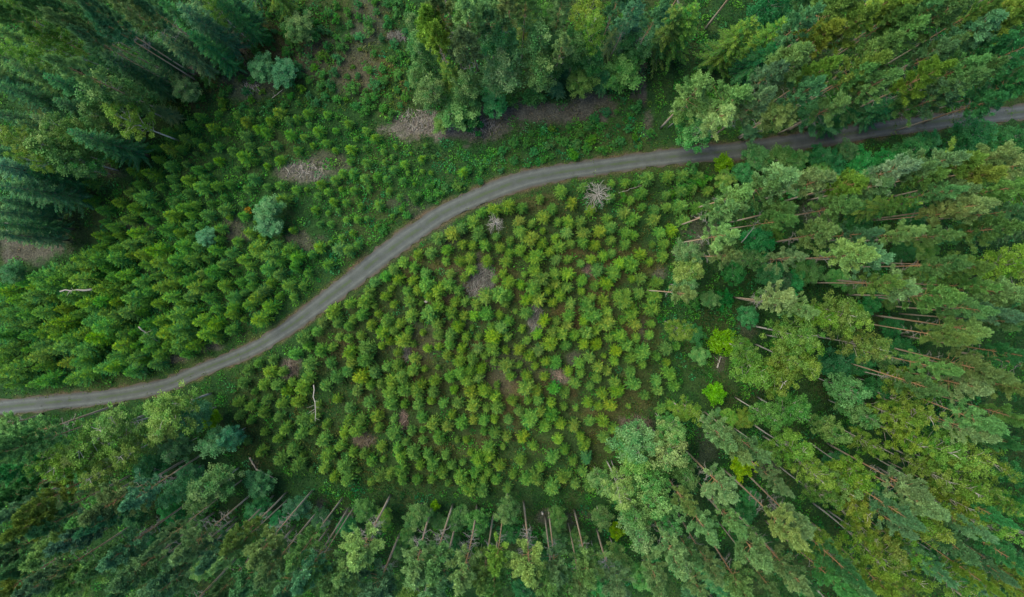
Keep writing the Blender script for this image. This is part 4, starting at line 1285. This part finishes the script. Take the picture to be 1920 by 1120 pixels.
# ------------------------------------------------------------------ labels: look + where it stands
MARKS = [(903, 525, 'the largest brush pile'), (1003, 592, 'the narrow brush pile'), (1190, 795, "the forest corner's brush pile"), (930, 418, 'the smaller dead tree'), (1120, 365, 'the spiky dead tree'),
         (545, 690, 'the round brush pile'), (683, 825, 'the brown oval brush pile'), (590, 755, 'the white forked snag'), (1350, 640, 'the upper lime tree'), (1343, 747, 'the lower lime tree'),
         (975, 100, 'the twin pale broadleaf crowns'), (1210, 190, 'the brown footpath'), (501, 405, 'the bluish double-crowned tree'), (800, 230, "the grove's twig carpet"), (145, 545, 'the pale broken log'),
         (325, 765, 'the pale birch overhanging the road'), (1102, 862, 'the dark round spruce'), (570, 320, 'the pale twig tangle'), (278, 626, "the thicket's leaning log"), (740, 67, 'the low log stack'),
         (1880, 210, "the road's right end"), (1430, 275, 'the road where crowns overhang it'), (0, 1120, 'the bottom left corner'), (1920, 1120, 'the bottom right corner'), (1920, 0, 'the top right corner'),
         (0, 0, 'the top left corner'), (960, 1120, "the bottom edge's middle"), (1920, 600, "the right edge's middle"), (10, 765, "the road's left end"), (1440, 1120, "the bottom edge's right third")]
ORD = 'first second third fourth fifth sixth seventh eighth ninth tenth eleventh twelfth thirteenth fourteenth fifteenth sixteenth seventeenth eighteenth nineteenth twentieth'.split()
ORD += ['twenty-' + o for o in ORD[:9]] + ['thirtieth'] + ['thirty-' + o for o in ORD[:9]] + ['fortieth']
DIRS = ['right of', 'upper right of', 'above', 'upper left of', 'left of', 'lower left of', 'below', 'lower right of']


def sector(dx, dy):
    return int(round(math.atan2(-dy, dx) / (PI / 4))) % 8


allk = [(t['kind'], t['px'], t['py']) for t in THINGS] + COUNT_ONLY
PX = np.array([[a[1], a[2]] for a in allk])
KD = np.array([a[0] for a in allk])
used = set()
for i, t in enumerate(THINGS):
    ms = sorted(MARKS, key=lambda m: (m[0] - t['px']) ** 2 + (m[1] - t['py']) ** 2)
    for mx_, my_, nm in ms:
        dx, dy = t['px'] - mx_, t['py'] - my_
        if dx * dx + dy * dy < 9 ** 2:
            continue
        s = sector(dx, dy)
        D = PX - np.array([mx_, my_])
        S = np.round(np.arctan2(-D[:, 1], D[:, 0]) / (PI / 4)).astype(int) % 8
        m = (KD == t['kind']) & (S == s) & ((D ** 2).sum(1) < dx * dx + dy * dy - 1e-6)
        k = int(m.sum())
        lab = f"{LOOK[(t['k'], t['tint'])]}, {ORD[k]} of its kind {DIRS[s]} {nm}" if k < len(ORD) else None
        if lab and len(lab.split()) > 16:
            lab = lab.replace(' of its kind', ' such')
        if lab and (t['kind'], nm, s, k) not in used:
            used.add((t['kind'], nm, s, k))
            t['o']['label'] = lab
            break

# ------------------------------------------------------------------ ground cover (nobody could count it)
def cover(name, n, leaf_n, size, leaf, seed, dens, colf, upr):
    r = np.random.default_rng(seed)
    x, y = r.uniform(-88, 88, n), r.uniform(-58, 60, n)
    d, g = dryness(x, y)
    rd = road_dist(x, y)
    k = r.random(n) < dens(x, y, d, g, rd)
    x, y, d, g, rd = x[k], y[k], d[k], g[k], rd[k]
    m = len(x)
    sc = r.uniform(.55, 1.35, m) * size(x, y, rd)
    C = colf(x, y, d, g, rd, r)
    lv = Leaves(seed)
    base = np.stack([x, y, gz(x, y)], 1)
    a = r.random((m, leaf_n)) * 6.28
    q = np.sqrt(r.random((m, leaf_n)))
    hgt = (1 - q ** 2 * .8) * r.uniform(.15, 1, (m, leaf_n))
    P = base[:, None] + np.stack([np.cos(a) * q, np.sin(a) * q, hgt * upr], -1) * sc[:, None, None]
    D = norm(np.stack([np.cos(a), np.sin(a), np.full_like(a, .35)], -1) + r.normal(0, .5, (m, leaf_n, 3)))
    ls = leaf * r.uniform(.6, 1.4, (m, leaf_n)) * np.sqrt(sc / .4)[:, None]
    lv.add(P.reshape(-1, 3), D.reshape(-1, 3), ls.ravel(), (ls * r.uniform(.45, .8, ls.shape)).ravel(), np.repeat(C, leaf_n, 0), .7, .32)
    o = link(bpy.data.objects.new(name, lv.mesh(name, M_GROUND_LEAF)))
    o['kind'] = 'stuff'
    print(name, m * leaf_n)


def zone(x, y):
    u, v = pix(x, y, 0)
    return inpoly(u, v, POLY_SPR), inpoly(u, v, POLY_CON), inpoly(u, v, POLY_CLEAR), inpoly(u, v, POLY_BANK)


def col_under(x, y, d, g, rd, r):
    s, c, cl, b = zone(x, y)
    n1 = np.clip(fbm(x, y, 5, 81) * 1.6 - .3 + r.normal(0, .34, len(x)), 0, 1)[:, None]
    A = np.where((s | cl)[:, None], np.array([.018, .075, .02]), np.array([.010, .08, .024]))
    B = np.where((s | cl)[:, None], np.array([.085, .125, .026]), np.array([.050, .165, .032]))
    C = A * (1 - n1) + B * n1
    uu, vv = pix(x, y, 0)
    cq = np.clip(1.6 - np.hypot((uu - 950) / 330, (vv - 610) / 260), .1, 1)
    h = np.clip((fbm(x, y, 3.5, 91) - .5) * 5, 0, 1) * np.where(cl, 1, np.where(s, cq, .2)) * (r.random(len(x)) < .55)
    C = C * (1 - h[:, None]) + np.array([.10, .08, .035]) * h[:, None]
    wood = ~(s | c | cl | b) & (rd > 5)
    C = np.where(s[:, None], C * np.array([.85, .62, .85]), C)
    C = np.where(wood[:, None], C * np.array([.42, .5, .55]), C)  # shade under the crowns painted into the woodland undergrowth colour
    return C * (1 - .6 * d[:, None]) + np.array([.13, .10, .065]) * .6 * d[:, None]


def dens_under(x, y, d, g, rd):
    s, c, cl, b = zone(x, y)
    base = np.clip(fbm(x, y, 3, 95) * 2.2 - .35, .12, 1)
    base = np.where(s, base * np.clip(np.hypot((pix(x, y, 0)[0] - 950) / 330, (pix(x, y, 0)[1] - 610) / 260), .5, 1.3), base)
    base = np.where(b, np.minimum(base * 1.5, 1), base)
    return base * (1 - .78 * d) * (rd > .5)




def dens_low(x, y, d, g, rd):
    s, c, cl, b = zone(x, y)
    base = np.clip(fbm(x, y, 4, 115) * 3 - 1.0, .03, 1)
    base = np.where(s, base * .35, np.where(b, np.maximum(base, .9), base))
    return base * (1 - .95 * d) * (rd > 1.0)


def col_low(x, y, d, g, rd, r):
    n1 = np.clip(r.normal(.5, .3, len(x)), 0, 1)[:, None]
    C = np.array([.025, .15, .036]) * (1 - n1) + np.array([.105, .255, .055]) * n1
    blu = (r.random(len(x)) < .25)[:, None]
    return np.where(blu, C * np.array([.8, .9, 1.6]), C)


cover('low_shrubbery', 13000, 44, lambda x, y, rd: np.full(len(x), .6), .17, 207, dens_low, col_low, 1.0)
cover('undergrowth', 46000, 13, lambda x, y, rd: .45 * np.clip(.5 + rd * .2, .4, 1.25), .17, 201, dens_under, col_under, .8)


def col_grass(x, y, d, g, rd, r):
    n1 = np.clip(fbm(x, y, 3, 85) * 1.5 - .25 + r.normal(0, .34, len(x)), 0, 1)[:, None]
    C = np.array([.018, .095, .02]) * (1 - n1) + np.array([.075, .15, .03]) * n1
    near = np.clip(1 - rd / 1.6, 0, 1)[:, None] * .5
    C = C * (1 - near) + np.array([.11, .11, .035]) * near
    dry = np.array([.15, .118, .085]) * np.exp(r.normal(0, .2, (len(x), 1)))
    return C * (1 - d[:, None]) + dry * d[:, None]


cover('grass', 52000, 7, lambda x, y, rd: np.full(len(x), .27), .19, 203, lambda x, y, d, g, rd: np.where(rd < -.25 + .9 * (fbm(x, y, 1.6, 119) - .25), 0, np.where(rd < 2.2, 1, .55)) * (1 - .55 * d), col_grass, .7)

# ------------------------------------------------------------------ light
w = bpy.data.worlds.new('World')
scene.world = w
w.use_nodes = True
nt = w.node_tree
bg = nt.nodes['Background']
sky = nt.nodes.new('ShaderNodeTexSky')
sky.sky_type = 'NISHITA'
sky.sun_disc = False
EL, AZ = R(60), R(296)
sky.sun_elevation = EL
sky.sun_rotation = AZ
sky.altitude = 200
sky.air_density = 1.0
sky.dust_density = 1.5
nt.links.new(sky.outputs[0], bg.inputs[0])
bg.inputs[1].default_value = .1
sun = bpy.data.lights.new('sun', 'SUN')
sun.energy = 2.0
sun.angle = R(44)
sun.color = (1, .89, .64)
so = bpy.data.objects.new('sun', sun)
# sky sun_rotation is clockwise from +Y
dv = Vector((math.sin(AZ) * math.cos(EL), math.cos(AZ) * math.cos(EL), math.sin(EL)))
so.rotation_euler = dv.to_track_quat('Z', 'Y').to_euler()
so.location = dv * 150
col.objects.link(so)

vs = scene.view_settings
vs.view_transform = 'Standard'
vs.look = 'None'
vs.exposure = 1.6
vs.gamma = 1.0
cy = scene.cycles
cy.max_bounces = 6
cy.diffuse_bounces = 3
cy.glossy_bounces = 1
cy.transmission_bounces = 3
cy.use_denoising = True
